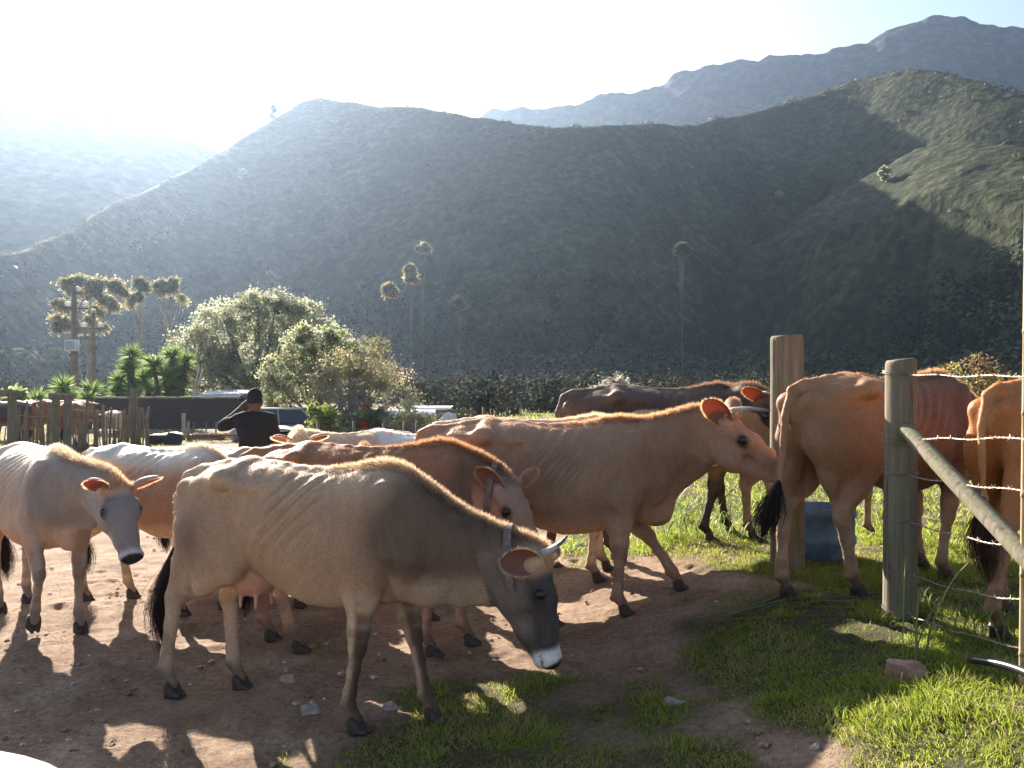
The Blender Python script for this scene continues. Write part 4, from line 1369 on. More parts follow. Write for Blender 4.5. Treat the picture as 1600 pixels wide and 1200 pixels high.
# round grey bush beyond the herd
tree('round_bush', 'round pale grey bush showing above the cows backs', 'bush', gbase(957, 42),
     [(0, .95, .75), (-.75, .75, .65), (.75, .75, .7), (.1, 1.35, .6), (-1.25, .4, .5), (1.3, .4, .5)], (.05, .3), .07, 16000,
     [(.19, .18, .15), (.14, .135, .11), (.23, .21, .18)], 12, branches=16, clump=.26, bare=500, twig=.009)
# brown bush behind the right-hand fence
tree('brown_bush', 'brown twiggy bush with few leaves behind the braced fence post', 'bush', gbase(1500, 17),
     [(-.9, 1.0, .5), (-.3, 1.25, .5), (.4, 1.5, .45), (.9, 1.2, .5), (1.4, .9, .5), (-1.5, .9, .5), (0, .8, .7), (2.0, .8, .5)], (.05, .3), .042, 9000,
     [(.14, .10, .05), (.10, .09, .035), (.19, .16, .06), (.09, .05, .03)], 13, branches=30, clump=.2, bare=1500, twig=.004)

# tall gum trees
def gum(u, d, vtop, label, blobs, seed, n=9000, leaf=.16, fork=.55, cat='tree', tr=.13, cols=GUM):
    h = HC - (vtop - 600) / F * d
    mpp = d / F
    bl = [((bu - u) * mpp, HC - (bv - 600) * mpp, br * mpp) for bu, bv, br in blobs]
    tree('gum_tree', label, cat, gbase(u, d), bl, (tr if d < 120 else tr * .55, h * fork), leaf, n, cols, seed, group='gum trees under the hill', branches=len(bl) + 6, bark='bark_pale' if d < 100 else 'bark', clump=.5, shell=.5)
gum(138, 88, 436, 'spreading gum tree with clumped crown behind the power poles',
    [(105, 441, 9), (122, 438, 9), (140, 442, 10), (158, 443, 8), (180, 448, 11), (192, 458, 8), (148, 455, 11), (110, 452, 8), (128, 460, 9), (165, 470, 11), (180, 476, 9), (90, 474, 9), (105, 478, 8),
     (150, 484, 9), (86, 498, 8), (100, 504, 10), (118, 512, 8), (92, 512, 8), (140, 500, 8), (160, 512, 7)], 21, 15000)
gum(222, 95, 440, 'gum tree with a narrow two lobed crown right of the power poles', [(218, 442, 8), (226, 449, 7), (208, 465, 8), (218, 462, 8), (204, 474, 5)], 22, 4200)
gum(262, 98, 440, 'gum tree with paired round tufts left of the big grey tree', [(250, 444, 8), (270, 442, 8), (253, 454, 8), (272, 454, 8), (240, 450, 5), (284, 466, 5), (294, 474, 4)], 23, 4500)
gum(610, 150, 447, 'small gold tipped gum tree on a bent trunk above the big tree', [(607, 452, 8), (614, 458, 7), (602, 460, 5)], 24, 3000, .3, .62)
gum(642, 160, 412, 'pale gum tree with a tall tuft beside the gold tipped one', [(640, 420, 8), (645, 432, 8), (636, 434, 6), (650, 440, 5)], 25, 3400, .32, .6)
gum(660, 175, 380, 'faint gum top rising highest over the valley forest', [(655, 390, 6), (664, 385, 6), (668, 392, 5)], 26, 1800, .35, .7)
gum(570, 165, 440, 'bare trunked gum fading into the shaded forest', [(572, 438, 5), (568, 446, 6)], 27, 1000, .35, .8, cols=DARKG)
gum(1066, 170, 390, 'dark crowned gum on a pale straight trunk under the spur', [(1061, 392, 7), (1071, 390, 7), (1066, 385, 6)], 28, 2400, .35, .85, cols=DARKG, tr=.22)
gum(718, 170, 470, 'thin pale gum trunk standing in the dark forest', [(716, 470, 8), (722, 476, 8)], 29, 1600, .35, .8, cols=DARKG)

# dark valley forest at the foot of the hill: one mass nobody could count
def forest():
    r = np.random.default_rng(77)
    Vs, Cs = [], []
    nu = len(us)
    for _ in range(1900):
        u = r.uniform(-250, 1800)
        lim = np.interp(u, [-250, 150, 450, 750, 1000, 1250, 1800], [30, 34, 44, 48, 34, 20, 14])
        k = abs(r.normal()) * lim * .75
        if k > 120 or (u > 1150 and k > 20): continue
        p = HV[int((u - us[0]) / 5), int(8 + k)]
        hgt = r.uniform(3.5, 10) * np.interp(k, [0, 60, 110], [1.0, .7, .4])
        m = 260
        q = r.normal(size=(m, 3)); q /= np.linalg.norm(q, axis=1, keepdims=True)
        q[:, 2] = q[:, 2] * .5 + .5
        w = hgt * r.uniform(.25, .5)
        c = p + q * np.array([w, w, hgt * .9]) * r.uniform(.6, 1.1, (m, 1))
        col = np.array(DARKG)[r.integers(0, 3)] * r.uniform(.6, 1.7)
        V, Q, C = leaf_quads(c, hgt * .09, r, np.repeat(col[None], m, 0) * r.uniform(.85, 1.15, (m, 1)), 1.3, q)
        Vs.append(V); Cs.append(C)
    V = np.vstack(Vs)
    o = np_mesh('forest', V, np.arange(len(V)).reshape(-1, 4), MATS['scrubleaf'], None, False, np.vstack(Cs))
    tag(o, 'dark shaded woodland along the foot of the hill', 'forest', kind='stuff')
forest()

def thicket():
    """dark brush between the farm and the hill"""
    r = np.random.default_rng(78)
    Vs, Cs = [], []
    for i_ in range(700):
        u = r.uniform(-250, 1850)
        d = r.uniform(62, 165)
        if u < 700: d = max(d, 80)
        if i_ >= 620: u, d = r.uniform(650, 1260), r.uniform(44, 62)
        x = (u - 800) / F * d
        hgt = r.uniform(1.2, 2.6) + .018 * (d - 60)
        m = 300
        q = r.normal(size=(m, 3)); q /= np.linalg.norm(q, axis=1, keepdims=True)
        q[:, 2] = q[:, 2] * .55 + .45
        w = hgt * r.uniform(.5, 1.0)
        c = np.array([x, d, 0]) + q * np.array([w, w, hgt * .95]) * r.uniform(.5, 1.1, (m, 1))
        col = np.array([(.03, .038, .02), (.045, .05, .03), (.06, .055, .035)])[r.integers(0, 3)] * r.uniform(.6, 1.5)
        V, Q, C = leaf_quads(c, hgt * .07, r, np.repeat(col[None], m, 0) * r.uniform(.85, 1.15, (m, 1)), 1.3, q)
        Vs.append(V); Cs.append(C)
    V = np.vstack(Vs)
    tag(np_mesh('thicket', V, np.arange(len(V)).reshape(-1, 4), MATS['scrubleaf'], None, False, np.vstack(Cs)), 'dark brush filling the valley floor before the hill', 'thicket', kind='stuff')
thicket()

# lone trees on the hillside
def on_hill(u, v):
    """point where the view ray through u, v meets the hill"""
    rr = np.linspace(180, 520, 1400)
    z = main_hill(np.full(rr.shape, float(u)), rr)[0] - .5
    L = math.hypot((u - 800) / F, 1.0)
    ray = HC - (v - 600) / F * rr / L
    k = np.argmax(z >= ray)
    return np.array([rr[k] * (u - 800) / F / L, rr[k] / L, z[k]])
def hill_tree(u, v, hpx, wpx, label, seed, cols=DARKG, name='hill_tree', n=900, lean=0.0):
    p = on_hill(u, v)
    m = p[1] / F
    h, w = hpx * m, wpx * m
    tree(name, label, 'tree', tuple(p), [(0, h * .35, w * .45), (w * .1, h * .6, w * .35), (-w * .05, h * .82, w * .22)], (.12, h * .25), h * .11, n, cols, seed,
         group='lone trees on the hillside', branches=4, clump=w * .22)
hill_tree(427, 188, 24, 12, 'lone dark conifer notching the skyline left of the summit', 31)
hill_tree(1218, 312, 17, 13, 'round grey green tree at the tip of the sunlit spur', 32, OLIVE)
hill_tree(1380, 285, 26, 17, 'feathery tree on the sunlit flank of the spur', 33, OLIVE)
hill_tree(1291, 306, 9, 14, 'dark squat bush on the lower sunlit spur', 34)
hill_tree(1343, 258, 9, 10, 'small rounded tree at the upper edge of the spur', 35)
hill_tree(378, 280, 16, 16, 'pale tree high on the left shoulder of the hill', 36, OLIVE)
for q, (u, v, h, w, l) in enumerate([(300, 345, 22, 14, 'tallest pale tree in the diagonal band on the left slope'), (285, 355, 20, 16, 'bushy pale tree below the tallest in the diagonal band'),
        (262, 368, 16, 18, 'pale tree in the middle of the diagonal band'), (240, 380, 16, 20, 'pale spreading tree low in the diagonal band'),
        (212, 392, 18, 22, 'lowest pale tree of the diagonal band above the gums'), (322, 342, 15, 12, 'small pale tree at the upper end of the diagonal band'),
        (268, 340, 12, 10, 'lone pale tree just above the diagonal band')]):
    hill_tree(u, v, h, w, l, 40 + q, OLIVE)
hill_tree(424, 470, 50, 20, 'pointed dark conifer poking out behind the big grey tree', 50, OLIVE, n=1600)

# yuccas: rosettes of sword leaves on stout stems
def yucca(u, d, vbase, heads, label, seed, L=.55):
    r = np.random.default_rng(seed)
    base = gbase(u, d)
    root = empty('yucca', base, label=label, cat='yucca', group='yuccas behind the farm wall')
    mb = MB(); lf = MB()
    for (hu, hv, sc) in heads:
        c = np.array([(hu - u) * d / F, r.uniform(-.5, .5), HC - (hv - 600) * d / F - base[2]])
        k = np.linspace(0, 1, 5)[:, None]
        mb.tube(np.array([c[0] * .4, c[1] * .4, 0]) * (1 - k) + c * k + np.array([.05, 0, 0]) * np.sin(k * 3), np.linspace(.11, .07, 5), 7)
        n = 170
        dz = r.uniform(-.75, 1, n)
        ph = r.uniform(0, 2 * math.pi, n)
        D = np.stack([np.cos(ph) * np.sqrt(1 - dz ** 2 * .98), np.sin(ph) * np.sqrt(1 - dz ** 2 * .98), dz], -1)
        off = np.clip(-dz, 0, 1)[:, None] * np.array([0, 0, -.35])
        col = np.array([(.15, .21, .07)]) * r.uniform(.6, 1.5, (n, 1))
        col = np.where((dz < -.45)[:, None], np.array([(.13, .10, .05)]) * r.uniform(.6, 1.2, (n, 1)), col)
        Vh, Qq, Tt, Ch = hair_blades(c + off + D * .06, D, L * sc * r.uniform(.8, 1.15, n), .055 * sc, col, seed, 1.1, .15)
        lf.add(Vh, Qq, Tt, Ch)
    mb.build('stem', MATS['bark'], root, smooth=True, usecol=False)
    lf.build('leaves', MATS['leaf'], root)
    return root
yucca(207, 35, 640, [(207, 556, .95), (205, 578, .9), (200, 600, .9), (212, 612, .8), (190, 596, .8), (206, 632, .8), (190, 615, .8)], 'tall narrow yucca with heads stacked on one stem', 61)
yucca(260, 36, 640, [(238, 570, 1), (262, 556, 1), (278, 568, .9), (228, 590, .9), (252, 585, 1), (272, 592, 1), (290, 580, .85), (245, 612, .9), (266, 615, 1), (286, 606, .9), (297, 562, .7), (232, 622, .8), (282, 625, .8)], 'broad dark yucca thicket with many bright tipped heads', 62)
yucca(98, 33, 660, [(98, 606, 1), (112, 622, .8), (92, 622, .8)], 'yucca with spiky head just left of the power pole', 63)
yucca(136, 34, 660, [(134, 612, .95), (146, 624, .7), (124, 626, .7)], 'yucca with spiky head right of the power pole', 64)
yucca(68, 31, 660, [(68, 624, .8)], 'small low yucca poking over the cattle pen', 65)
tree('leafy_bush', 'pale green bush at the photo edge above the cattle pen', 'bush', gbase(18, 28), [(0, 1.0, .4), (.3, .8, .4), (-.3, 1.0, .4), (.1, 1.35, .25), (.5, .5, .3)], (.05, .3), .07, 4500,
     [(.20, .24, .10), (.15, .18, .07)], 66, branches=9, clump=.2)

# ------------------------------------------------------------------ grass
def grass():
    r = np.random.default_rng(9)
    def scatter(n, x0, x1, y0, y1, L, W, name, label, pw=1.0):
        x = r.uniform(x0, x1, n); y = y0 + (y1 - y0) * r.uniform(0, 1, n) ** pw
        vis = np.abs(x) < (y * .62 + .6)
        x, y = x[vis], y[vis]
        m = grass_mask(x, y)
        k = r.uniform(0, 1, len(x)) < m ** 1.3
        x, y, m = x[k], y[k], m[k]
        z = gz(x, y) - .01
        tuft = n2(x, y, .22, 61, 2)
        tall = smoothstep(.45, .75, tuft)
        n = len(x)
        D = np.stack([r.normal(size=n) * .45, r.normal(size=n) * .45, np.ones(n)], -1)
        D += np.stack([n2(x, y, .3, 70) - .5, n2(x, y, .3, 71) - .5, np.zeros(n)], -1) * 1.6
        D /= np.linalg.norm(D, axis=1, keepdims=True)
        Ln = L * (.62 + .85 * tall) * r.uniform(.5, 1.35, n) * np.clip(m + .35, .5, 1)
        dry = r.uniform(0, 1, n) < .10 + .30 * (n2(x, y, .5, 91) > .55)
        base = np.array([(.14, .195, .03)]) * r.uniform(.6, 1.4, (n, 1)) * np.array([1, 1, .9]) + np.array([(.05, .01, .0)]) * r.uniform(0, 1, (n, 1))
        base = np.where(dry[:, None], np.array([(.30, .25, .12)]) * r.uniform(.6, 1.1, (n, 1)), base)
        Vh, Q, T, C = hair_blades(np.stack([x, y, z], -1), D, Ln, W, base, 4, 1.3, .55)
        o = np_mesh(name, Vh, [Q, T], MATS['grass'], None, False, C)
        tag(o, label, 'grass', kind='stuff')
    MATS['grass'] = mat_leaf('grass', 1.75, .48, .45)
    scatter(460000, -2.6, 5.2, 2.4, 8.0, .050, .0040, 'grass', 'short bright green grass tufts along the trampled track', 1.25)
    scatter(170000, -5, 16, 7.0, 24, .085, .010, 'grass', 'sunlit green pasture grass beyond the cattle', 1.4)
    scatter(60000, -30, 40, 18, 60, .12, .035, 'grass', 'distant green turf around the farm yard', 1.2)
grass()

# pebbles, clods and straw on the dirt
def pebbles():
    r = np.random.default_rng(19)
    n = 6000
    y = 2.6 + 8 * r.uniform(0, 1, n) ** 1.3
    x = r.uniform(-1, 1, n) * (y * .62 + .4)
    k = (r.uniform(0, 1, n) > grass_mask(x, y) * 1.1) & (fbm(np.stack([x, y, y * 0], -1), .5, 2, 88) + r.uniform(-.2, .2, n) > .42)
    x, y = x[k], y[k]; n = len(x)
    s = .004 + .022 * r.uniform(0, 1, n) ** 4
    oct_ = np.array([[1, 0, 0], [-1, 0, 0], [0, 1, 0], [0, -1, 0], [0, 0, .7], [.6, .6, .45], [-.6, .6, .4], [.6, -.6, .45], [-.6, -.6, .4]], float)
    V = oct_[None] * s[:, None, None] * r.uniform(.6, 1.3, (n, 9, 3)) + np.stack([x, y, gz(x, y)], -1)[:, None]
    T = np.array([[0, 5, 4], [5, 2, 4], [2, 6, 4], [6, 1, 4], [1, 8, 4], [8, 3, 4], [3, 7, 4], [7, 0, 4]])
    T = (np.arange(n)[:, None, None] * 9 + T[None]).reshape(-1, 3)
    C = np.repeat(np.array([(.34, .24, .17), (.24, .16, .11), (.44, .36, .29)])[r.integers(0, 3, n)] * r.uniform(.6, 1.2, (n, 1)), 9, 0)
    tag(np_mesh('pebbles', V.reshape(-1, 3), T, mat_plain('pebble', (1, 1, 1), .9, vcol=True, noise=(30, .2)), None, False, C), 'small pebbles and clods scattered over the dirt track', 'pebbles', kind='stuff')
pebbles()

def stone(u, v, w, hh, label, col, seed):
    p = ground_pt(u, v)
    s = w * p[1] / F / 2
    hz = hh * p[1] / F
    S = SDF((-s * 1.3, -s * 1.1, -hz), (s * 1.3, s * 1.1, hz * 1.5), s / 14)
    r = np.random.default_rng(seed)
    sl, X, Y, Z = S.region((-9, -9, -9), (9, 9, 9))
    d = np.full(X.shape, -9.0)
    for _ in range(15):
        nv = unit(r.normal(size=3) * [1, 1, 1.1])
        off = .80 * r.uniform(.8, 1.08)
        d = np.maximum(d, (nv[0] * X / s + nv[1] * Y / (s * .75) + nv[2] * (Z - hz * .1) / (hz * 1.05) - off) * min(s * .5, hz))
    S.D = d.astype(np.float32)
    V, Fc = S.mesh(1)
    V = V + (fbm(V, s * .5, 3, seed) - .5)[:, None] * hz * .22
    o = np_mesh('stone', V, Fc, mat_plain('stone_' + str(seed), col, .85, noise=(25, .35), bump=.004), None, True, None, None, (p[0], p[1], gzs(*p)))
    o.rotation_euler = (0, 0, r.uniform(-.4, .4))
    tag(o, label, 'stone', 'loose stones on the track')
stone(1414, 1056, 66, 26, 'large reddish rock in the grass near the braced post', (.33, .19, .14), 1)
stone(451, 1066, 32, 12, 'flat pink stone below the grazing cow belly', (.34, .22, .18), 2)
stone(487, 1116, 26, 17, 'oval grey stone tilted up left of the front hooves', (.33, .30, .27), 3)
stone(605, 1110, 24, 11, 'small flat stone between the grazing cow front hooves', (.32, .25, .22), 4)
stone(1052, 1102, 40, 11, 'half buried grey stone beside the grass edge', (.24, .20, .18), 5)
stone(1275, 1168, 14, 7, 'small pale stone on the bare strip at the bottom', (.42, .38, .34), 6)
stone(731, 1048, 9, 5, 'tiny white pebble under the grazing cow chin', (.5, .46, .42), 7)
# ------------------------------------------------------------------ the herd
def herd(label, px, d, yaw, scale, pollpx, muzpx, coat, **k):
    """px: photo column of the trunk's middle, d its distance; pollpx/muzpx: (column, row, distance)"""
    x, y = (px - 800) / F * d, d
    z = gzs(x, y)
    ca, sa = math.cos(R(yaw)), math.sin(R(yaw))
    def loc(q):
        w = np.array(P(q[0], q[2], q[1])) - np.array([x, y, z])
        return np.array([w[0] * ca + w[1] * sa, -w[0] * sa + w[1] * ca, w[2]]) / scale
    a, b = loc(pollpx), loc(muzpx)
    return cow(label, (x, y, z), yaw, scale, poll=tuple(a), hd=tuple(b - a), coat=coat, groundf=gz, **k)

LOOK = (.25, .85, -.25)
# the fawn cow grazing across the foreground
herd('large fawn cow with dark face and white muzzle grazing in front of the herd', 501, 4.36, -25, .98, (852, 862, 4.05), (884, 1000, 4.0), 'fawn', hf=18,
     legs=dict(FL=dict(swing=15), FR=dict(swing=-11), HL=dict(swing=-1), HR=dict(swing=-18)), eardirs=[(.45, .55, (.1, 1, .1)), (-.75, .35, (.15, 1, .1), .5)],
     horns=dict(len=.125, out=.35, fwd=.1, up=.95, curve=.45, r=.022), collar=dict(t=.88, a=.115, b=.185, dv=.0), udder=1.0, h=.011, fur=60000, seed=1,
     tail=[(-.76, 0, 1.185), (-.85, -.02, 1.14), (-.905, -.04, 1.02), (-.90, -.05, .88), (-.91, -.06, .74), (-.93, -.07, .64)],
     switch=[(-.905, -.06, .76), (-.95, -.08, .60), (-.985, -.09, .42), (-.975, -.08, .27), (-.95, -.07, .15)])
# pale heifers on the left
herd('silver grey heifer walking forward at the left with turned brown polled head', 62, 6.0, -46, .95, (184, 752, 5.25), (214, 862, 5.05), 'silver',
     legs=dict(FL=dict(swing=2), FR=dict(swing=14, bend=34, lift=.05, past=20), HL=dict(swing=-6), HR=dict(swing=6)), eardirs=[(.8, .10, (.9, .4, -.1)), (1.5, .1, (.9, .3, 0))], h=.0115, fur=45000, seed=2)
herd('pale backed roan heifer half hidden behind the silver grey heifer', 256, 6.45, -24, .93, (430, 800, 5.9), (470, 890, 5.8), 'roan',
     legs=dict(FL=dict(swing=6), FR=dict(swing=-10), HL=dict(swing=10), HR=dict(swing=-6)), h=.013, fur=26000, seed=3)
herd('small pale cow whose sharp hips show between roan heifer and fawn cow', 384, 7.7, -8, .87, (560, 780, 7.4), (600, 860, 7.3), 'white', h=.015, fur=14000, seed=4)
herd('fawn cow with dark brown shoulders right behind the grazing fawn cow', 440, 6.7, -32, .89, (590, 800, 6.1), (630, 880, 6.0), 'fawn',
     legs=dict(FL=dict(swing=14), FR=dict(swing=-8), HL=dict(swing=6), HR=dict(swing=-10)), h=.013, fur=26000, seed=5)
herd('cream cow with upright ears facing the camera left of the white cow', 536, 8.7, -142, .96, (468, 681, 7.9), (472, 750, 7.7), 'cream',
     eardirs=[(.75, .1, (.9, .3, 0)), (.75, .1, (.9, .3, 0))], h=.014, fur=18000, seed=6)
herd('white cow with bright ribs turned away from the big rufous cow', 650, 8.8, 170, .95, (545, 720, 8.9), (530, 790, 8.9), 'white', h=.014, fur=18000, seed=7)
herd('small brown calf with only ears and poll showing over the grazing cow', 578, 7.7, -84, .84, (568, 703, 7.0), (572, 770, 6.8), 'chestnut',
     eardirs=[(.55, .15, (.9, .3, 0)), (.55, .15, (.9, .3, 0))], h=.015, fur=12000, seed=8)
# collared brown cow behind the grazing one
herd('chestnut cow with a collar lowering its head behind the grazing fawn cow', 592, 5.42, -6, 1.0, (796, 750, 5.25), (850, 850, 5.1), 'chestnut',
     legs=dict(FL=dict(swing=12), FR=dict(swing=-6), HL=dict(swing=-8), HR=dict(swing=10)), eardirs=[(.65, .5, (.3, .9, 0), .8), (.1, .8, (.2, 1, 0), .4)], collar=dict(t=.88, a=.112, b=.185), h=.012, fur=40000, seed=9, neckw=.95)
# big rufous cow in the middle
herd('big rufous horned cow striding in the middle with head held level', 872, 5.95, 0, 1.08, (1136, 648, 5.75), (1232, 716, 5.6), 'rufous',
     legs=dict(FL=dict(swing=40, bend=6), FR=dict(swing=-2), HL=dict(swing=-14), HR=dict(swing=42, bend=2)), eardirs=[(.7, .7, (.3, .9, .2), .7), (.35, .9, (.2, 1, 0), .35)],
     horns=dict(len=.24, out=.25, fwd=.75, up=.7, r=.024, curl=1.4), h=.011, fur=60000, seed=10)
herd('cream backed cow walking level just beyond the big rufous cow', 850, 6.95, 2, 1.06, (1040, 655, 7.2), (1098, 684, 7.2), 'cream',
     legs=dict(FL=dict(swing=6), FR=dict(swing=-4), HL=dict(swing=8), HR=dict(swing=-8)), h=.0135, fur=30000, seed=11)
herd('nearly black cow with pale horns looking over the rufous cow head', 1048, 7.5, 4, 1.07, (1198, 614, 7.2), (1250, 700, 7.0), 'black',
     legs=dict(FL=dict(swing=10), FR=dict(swing=-14), HL=dict(swing=-20), HR=dict(swing=10)), eardirs=[(.3, .6, (.3, .9, 0)), (.3, .7, (.3, 1, 0))], horns=dict(len=.17, out=.3, fwd=.6, up=.6), h=.013, fur=24000, seed=12)
herd('tan legged cow hidden behind the post and the orange cow', 1300, 7.3, 2, .93, (1455, 680, 7.4), (1530, 735, 7.4), 'orange',
     legs=dict(FL=dict(swing=0), FR=dict(swing=16), HL=dict(swing=-4), HR=dict(swing=14)), h=.014, fur=12000, seed=13,
     tail=[(-.76, 0, 1.185), (-.82, .06, 1.12), (-.84, .12, 1.0), (-.80, .14, .85), (-.78, .14, .70), (-.76, .14, .6)],
     switch=[(-.78, .14, .76), (-.77, .14, .68), (-.77, .14, .60)])
# right-hand pair by the fence
herd('orange brown cow seen from behind with black tail brush by the fence', 1396, 5.75, 30, 1.08, (1560, 650, 6.9), (1640, 720, 7.1), 'orange',
     legs=dict(FL=dict(swing=4), FR=dict(swing=-10), HL=dict(swing=-10), HR=dict(swing=10)), h=.011, fur=50000, seed=14,
     tail=[(-.76, 0, 1.185), (-.85, 0, 1.15), (-.90, 0, 1.0), (-.92, .0, .82), (-.96, -.02, .66), (-1.0, -.03, .56)],
     switch=[(-.97, -.02, .66), (-1.04, -.04, .55), (-1.10, -.05, .44), (-1.15, -.06, .33)])
herd('shaggy rust red cow cut off at the right edge behind the bamboo pole', 1700, 5.1, 28, 1.06, (2050, 640, 5.9), (2150, 720, 6.0), 'rust',
     legs=dict(FL=dict(swing=4), FR=dict(swing=-6), HL=dict(swing=6), HR=dict(swing=-24)), h=.011, fur=70000, seed=15, crest=.035,
     tail=[(-.76, 0, 1.185), (-.85, 0, 1.15), (-.90, .0, 1.0), (-.92, -.02, .82), (-.95, -.05, .66), (-.99, -.08, .56)],
     switch=[(-.96, -.05, .66), (-1.02, -.09, .54), (-1.03, -.10, .42), (-1.0, -.11, .26)])
# cattle in the far pen
for q, (u, d, yaw, c, l, lo) in enumerate([(46, 25, 110, 'umber', 'brown cow turned away in the far pen beside the left gate post', 640), (92, 26, 60, 'chestnut', 'dark cow standing between the pickets of the far pen', 650),
        (8, 24.5, 160, 'black', 'black cow at the left edge of the far pen', 640), (118, 24.6, 95, 'umber', 'brown cow with pale rump at the corner of the far pen', 650),
        (176, 26, -80, 'cream', 'small cream calf facing out between the far pickets', 660)]):
    ca, sa = math.cos(R(yaw)), math.sin(R(yaw))
    sc = 1.0 if q < 4 else .75
    x, y = (u - 800) / F * d, d
    cow(l, (x, y, gzs(x, y)), yaw, sc, poll=(.98, 0, 1.15), hd=(.6, 0, -.6), coat=c, h=.03, fur=2500, seed=30 + q, ribs=0, group='cattle in the far pen')
# ------------------------------------------------------------------ the person behind the herd, seen from the back
def person():
    d = 10.0
    x = (398 - 800) / F * d
    g = gzs(x, d)
    rt = empty('person', (x, d, g), R(8), label='person in black shirt and beanie seen from behind with one hand raised to the head', cat='person')
    rt.scale = (.965,) * 3
    S = SDF((-.48, -.30, -.02), (.40, .34, 1.66), .011)
    ch = S.chain
    for s in (-1, 1):
        ch([(.10 * s, 0, .88), (.105 * s, .01, .50), (.11 * s, -.01, .09)], [(.095, .10), (.06, .065), (.042, .045)], .04, lat=(1, 0, 0))
        ch([(.11 * s, -.01, .06), (.12 * s, .13, .03)], [.045, .035], .03)
    ch([(0, 0, .90), (0, .0, 1.05), (0, -.01, 1.22), (0, -.01, 1.33)], [(.165, .12), (.150, .11), (.175, .12), (.150, .10)], .05, lat=(1, 0, 0))
    ch([(-.17, -.01, 1.33), (0, -.01, 1.37), (.17, -.01, 1.33)], [.062, .07, .062], .05)
    ch([(0, -.005, 1.36), (0, .01, 1.46)], [.058, .055], .03)
    S.ell((0, .02, 1.535), (.078, .098, .115), None, .02)
    S.ell((0, .105, 1.50), (.035, .03, .05), None, .02)
    S.ell((0, .118, 1.525), (.012, .018, .018), None, .01)
    for s in (-1, 1): S.ell((.080 * s, .01, 1.52), (.012, .022, .032), None, .008)
    # left arm raised, elbow out to the side, hand at the face
    LE, LW = np.array([-.37, .05, 1.26]), np.array([-.15, .15, 1.49])
    ch([(-.18, 0, 1.32), LE], [.058, .046], .03)
    ch([LE, LW], [.045, .030], .02)
    hnd = unit(np.array([.10, .02, .07]))
    ch([LW, LW + hnd * .07], [(.022, .036), (.020, .042)], .015, lat=(0, 1, 0))
    for q in range(4):
        o = np.array([-.012, .022 - .017 * q, .01])
        b = LW + hnd * .075 + o
        ch([b, b + hnd * (.035 + .006 * (q in (1, 2))), b + hnd * .04 + np.array([.025, 0, -.006])], [.0095, .0088, .007], .004)
    ch([LW + hnd * .02 + [0, .03, 0], LW + hnd * .05 + [.01, .055, .01], LW + hnd * .08 + [.02, .06, .01]], [.012, .011, .009], .006)
    # right arm hanging
    RE, RW = np.array([.245, .0, 1.06]), np.array([.235, .09, .83])
    ch([(.185, 0, 1.31), RE], [.058, .046], .03)
    ch([RE, RW], [.044, .029], .02)
    ch([RW, RW + [0, .015, -.08]], [(.022, .036), (.020, .040)], .015, lat=(1, 0, 0))
    for q in range(4):
        b = RW + np.array([0, -.012 + .018 * q, -.085])
        ch([b, b + [0, .003, -.04], b + [-.012, .008, -.066]], [.0095, .0088, .007], .004)
    ch([RW + [-.01, .03, -.02], RW + [-.012, .055, -.05], RW + [-.012, .06, -.075]], [.012, .011, .009], .006)
    V, Fc = S.mesh(2)
    c = np.tile(np.array([(.115, .060, .042)]), (len(V), 1))
    np_mesh('body', V, Fc, mat_plain('skin', (1, 1, 1), .5, vcol=True), rt, True, c)
    # clothes: thin shells following the body
    def shell(name, mask_fn, prims, mat, k=.03):
        Q = SDF((-.52, -.34, -.02), (.44, .36, 1.72), .012)
        for p in prims: Q.chain(*p[:2], k, **(p[2] if len(p) > 2 else {}))
        V, Fc = Q.mesh(2)
        V = V + (fbm(V, .09, 3, 4) - .5)[:, None] * .016
        keep = mask_fn(V)[Fc].all(1)
        Fc = Fc[keep]
        o = np_mesh(name, V, Fc, mat, rt, True)
        sol = o.modifiers.new('thickness', 'SOLIDIFY'); sol.thickness = .004; sol.offset = -1
        return o
    cloth = mat_plain('black_cotton', (.016, .015, .018), .9, noise=(30, .3), bump=.003)
    lx = dict(lat=(1, 0, 0))
    shell('shirt', lambda V: (V[:, 2] > .80) & (V[:, 2] < 1.435), [
        ([(0, 0, .84), (0, .0, 1.05), (0, -.01, 1.22), (0, -.01, 1.34)], [(.185, .135), (.172, .128), (.195, .138), (.165, .115)], lx),
        ([(-.18, -.01, 1.335), (0, -.01, 1.385), (.18, -.01, 1.335)], [.075, .083, .075]),
        ([(-.18, 0, 1.325), (-.18 * .3 + LE[0] * .7, LE[1] * .7, 1.325 * .3 + LE[2] * .7), LE], [.072, .068, .055]),
        ([LE, LE * .62 + LW * .38], [.054, .048]),
        ([(.185, 0, 1.31), RE * .75 + np.array([.185, 0, 1.31]) * .25], [.072, .068]),
        ([(0, 0, 1.38), (0, .005, 1.45)], [.068, .064])], cloth)
    shell('trousers', lambda V: (V[:, 2] > .10) & (V[:, 2] < .93), [
        ([(0, 0, .98), (0, 0, .88)], [(.172, .128), (.178, .13)], lx)] + [
        ([(.095 * s, 0, .86), (.105 * s, .01, .50), (.11 * s, -.01, .06)], [(.105, .115), (.075, .08), (.062, .066)], lx) for s in (-1, 1)],
        mat_plain('dark_trousers', (.03, .032, .04), .85, noise=(20, .3)))
    shell('beanie', lambda V: V[:, 2] > 1.535 - .35 * (V[:, 1]) * 0 - .02, [([(0, .012, 1.555), (0, .0, 1.60)], [(.094, .112), (.088, .100)], lx)],
        mat_plain('knit', (.018, .017, .02), .95, noise=(80, .5), bump=.004), k=.04)
    for s in (-1, 1):
        mb = MB(); mb.box((.117 * s, .05, .035), (.10, .27, .07), bevel=.028)
        mb.build('shoe', mat_plain('shoe_leather', (.05, .04, .035), .6), rt, usecol=False)
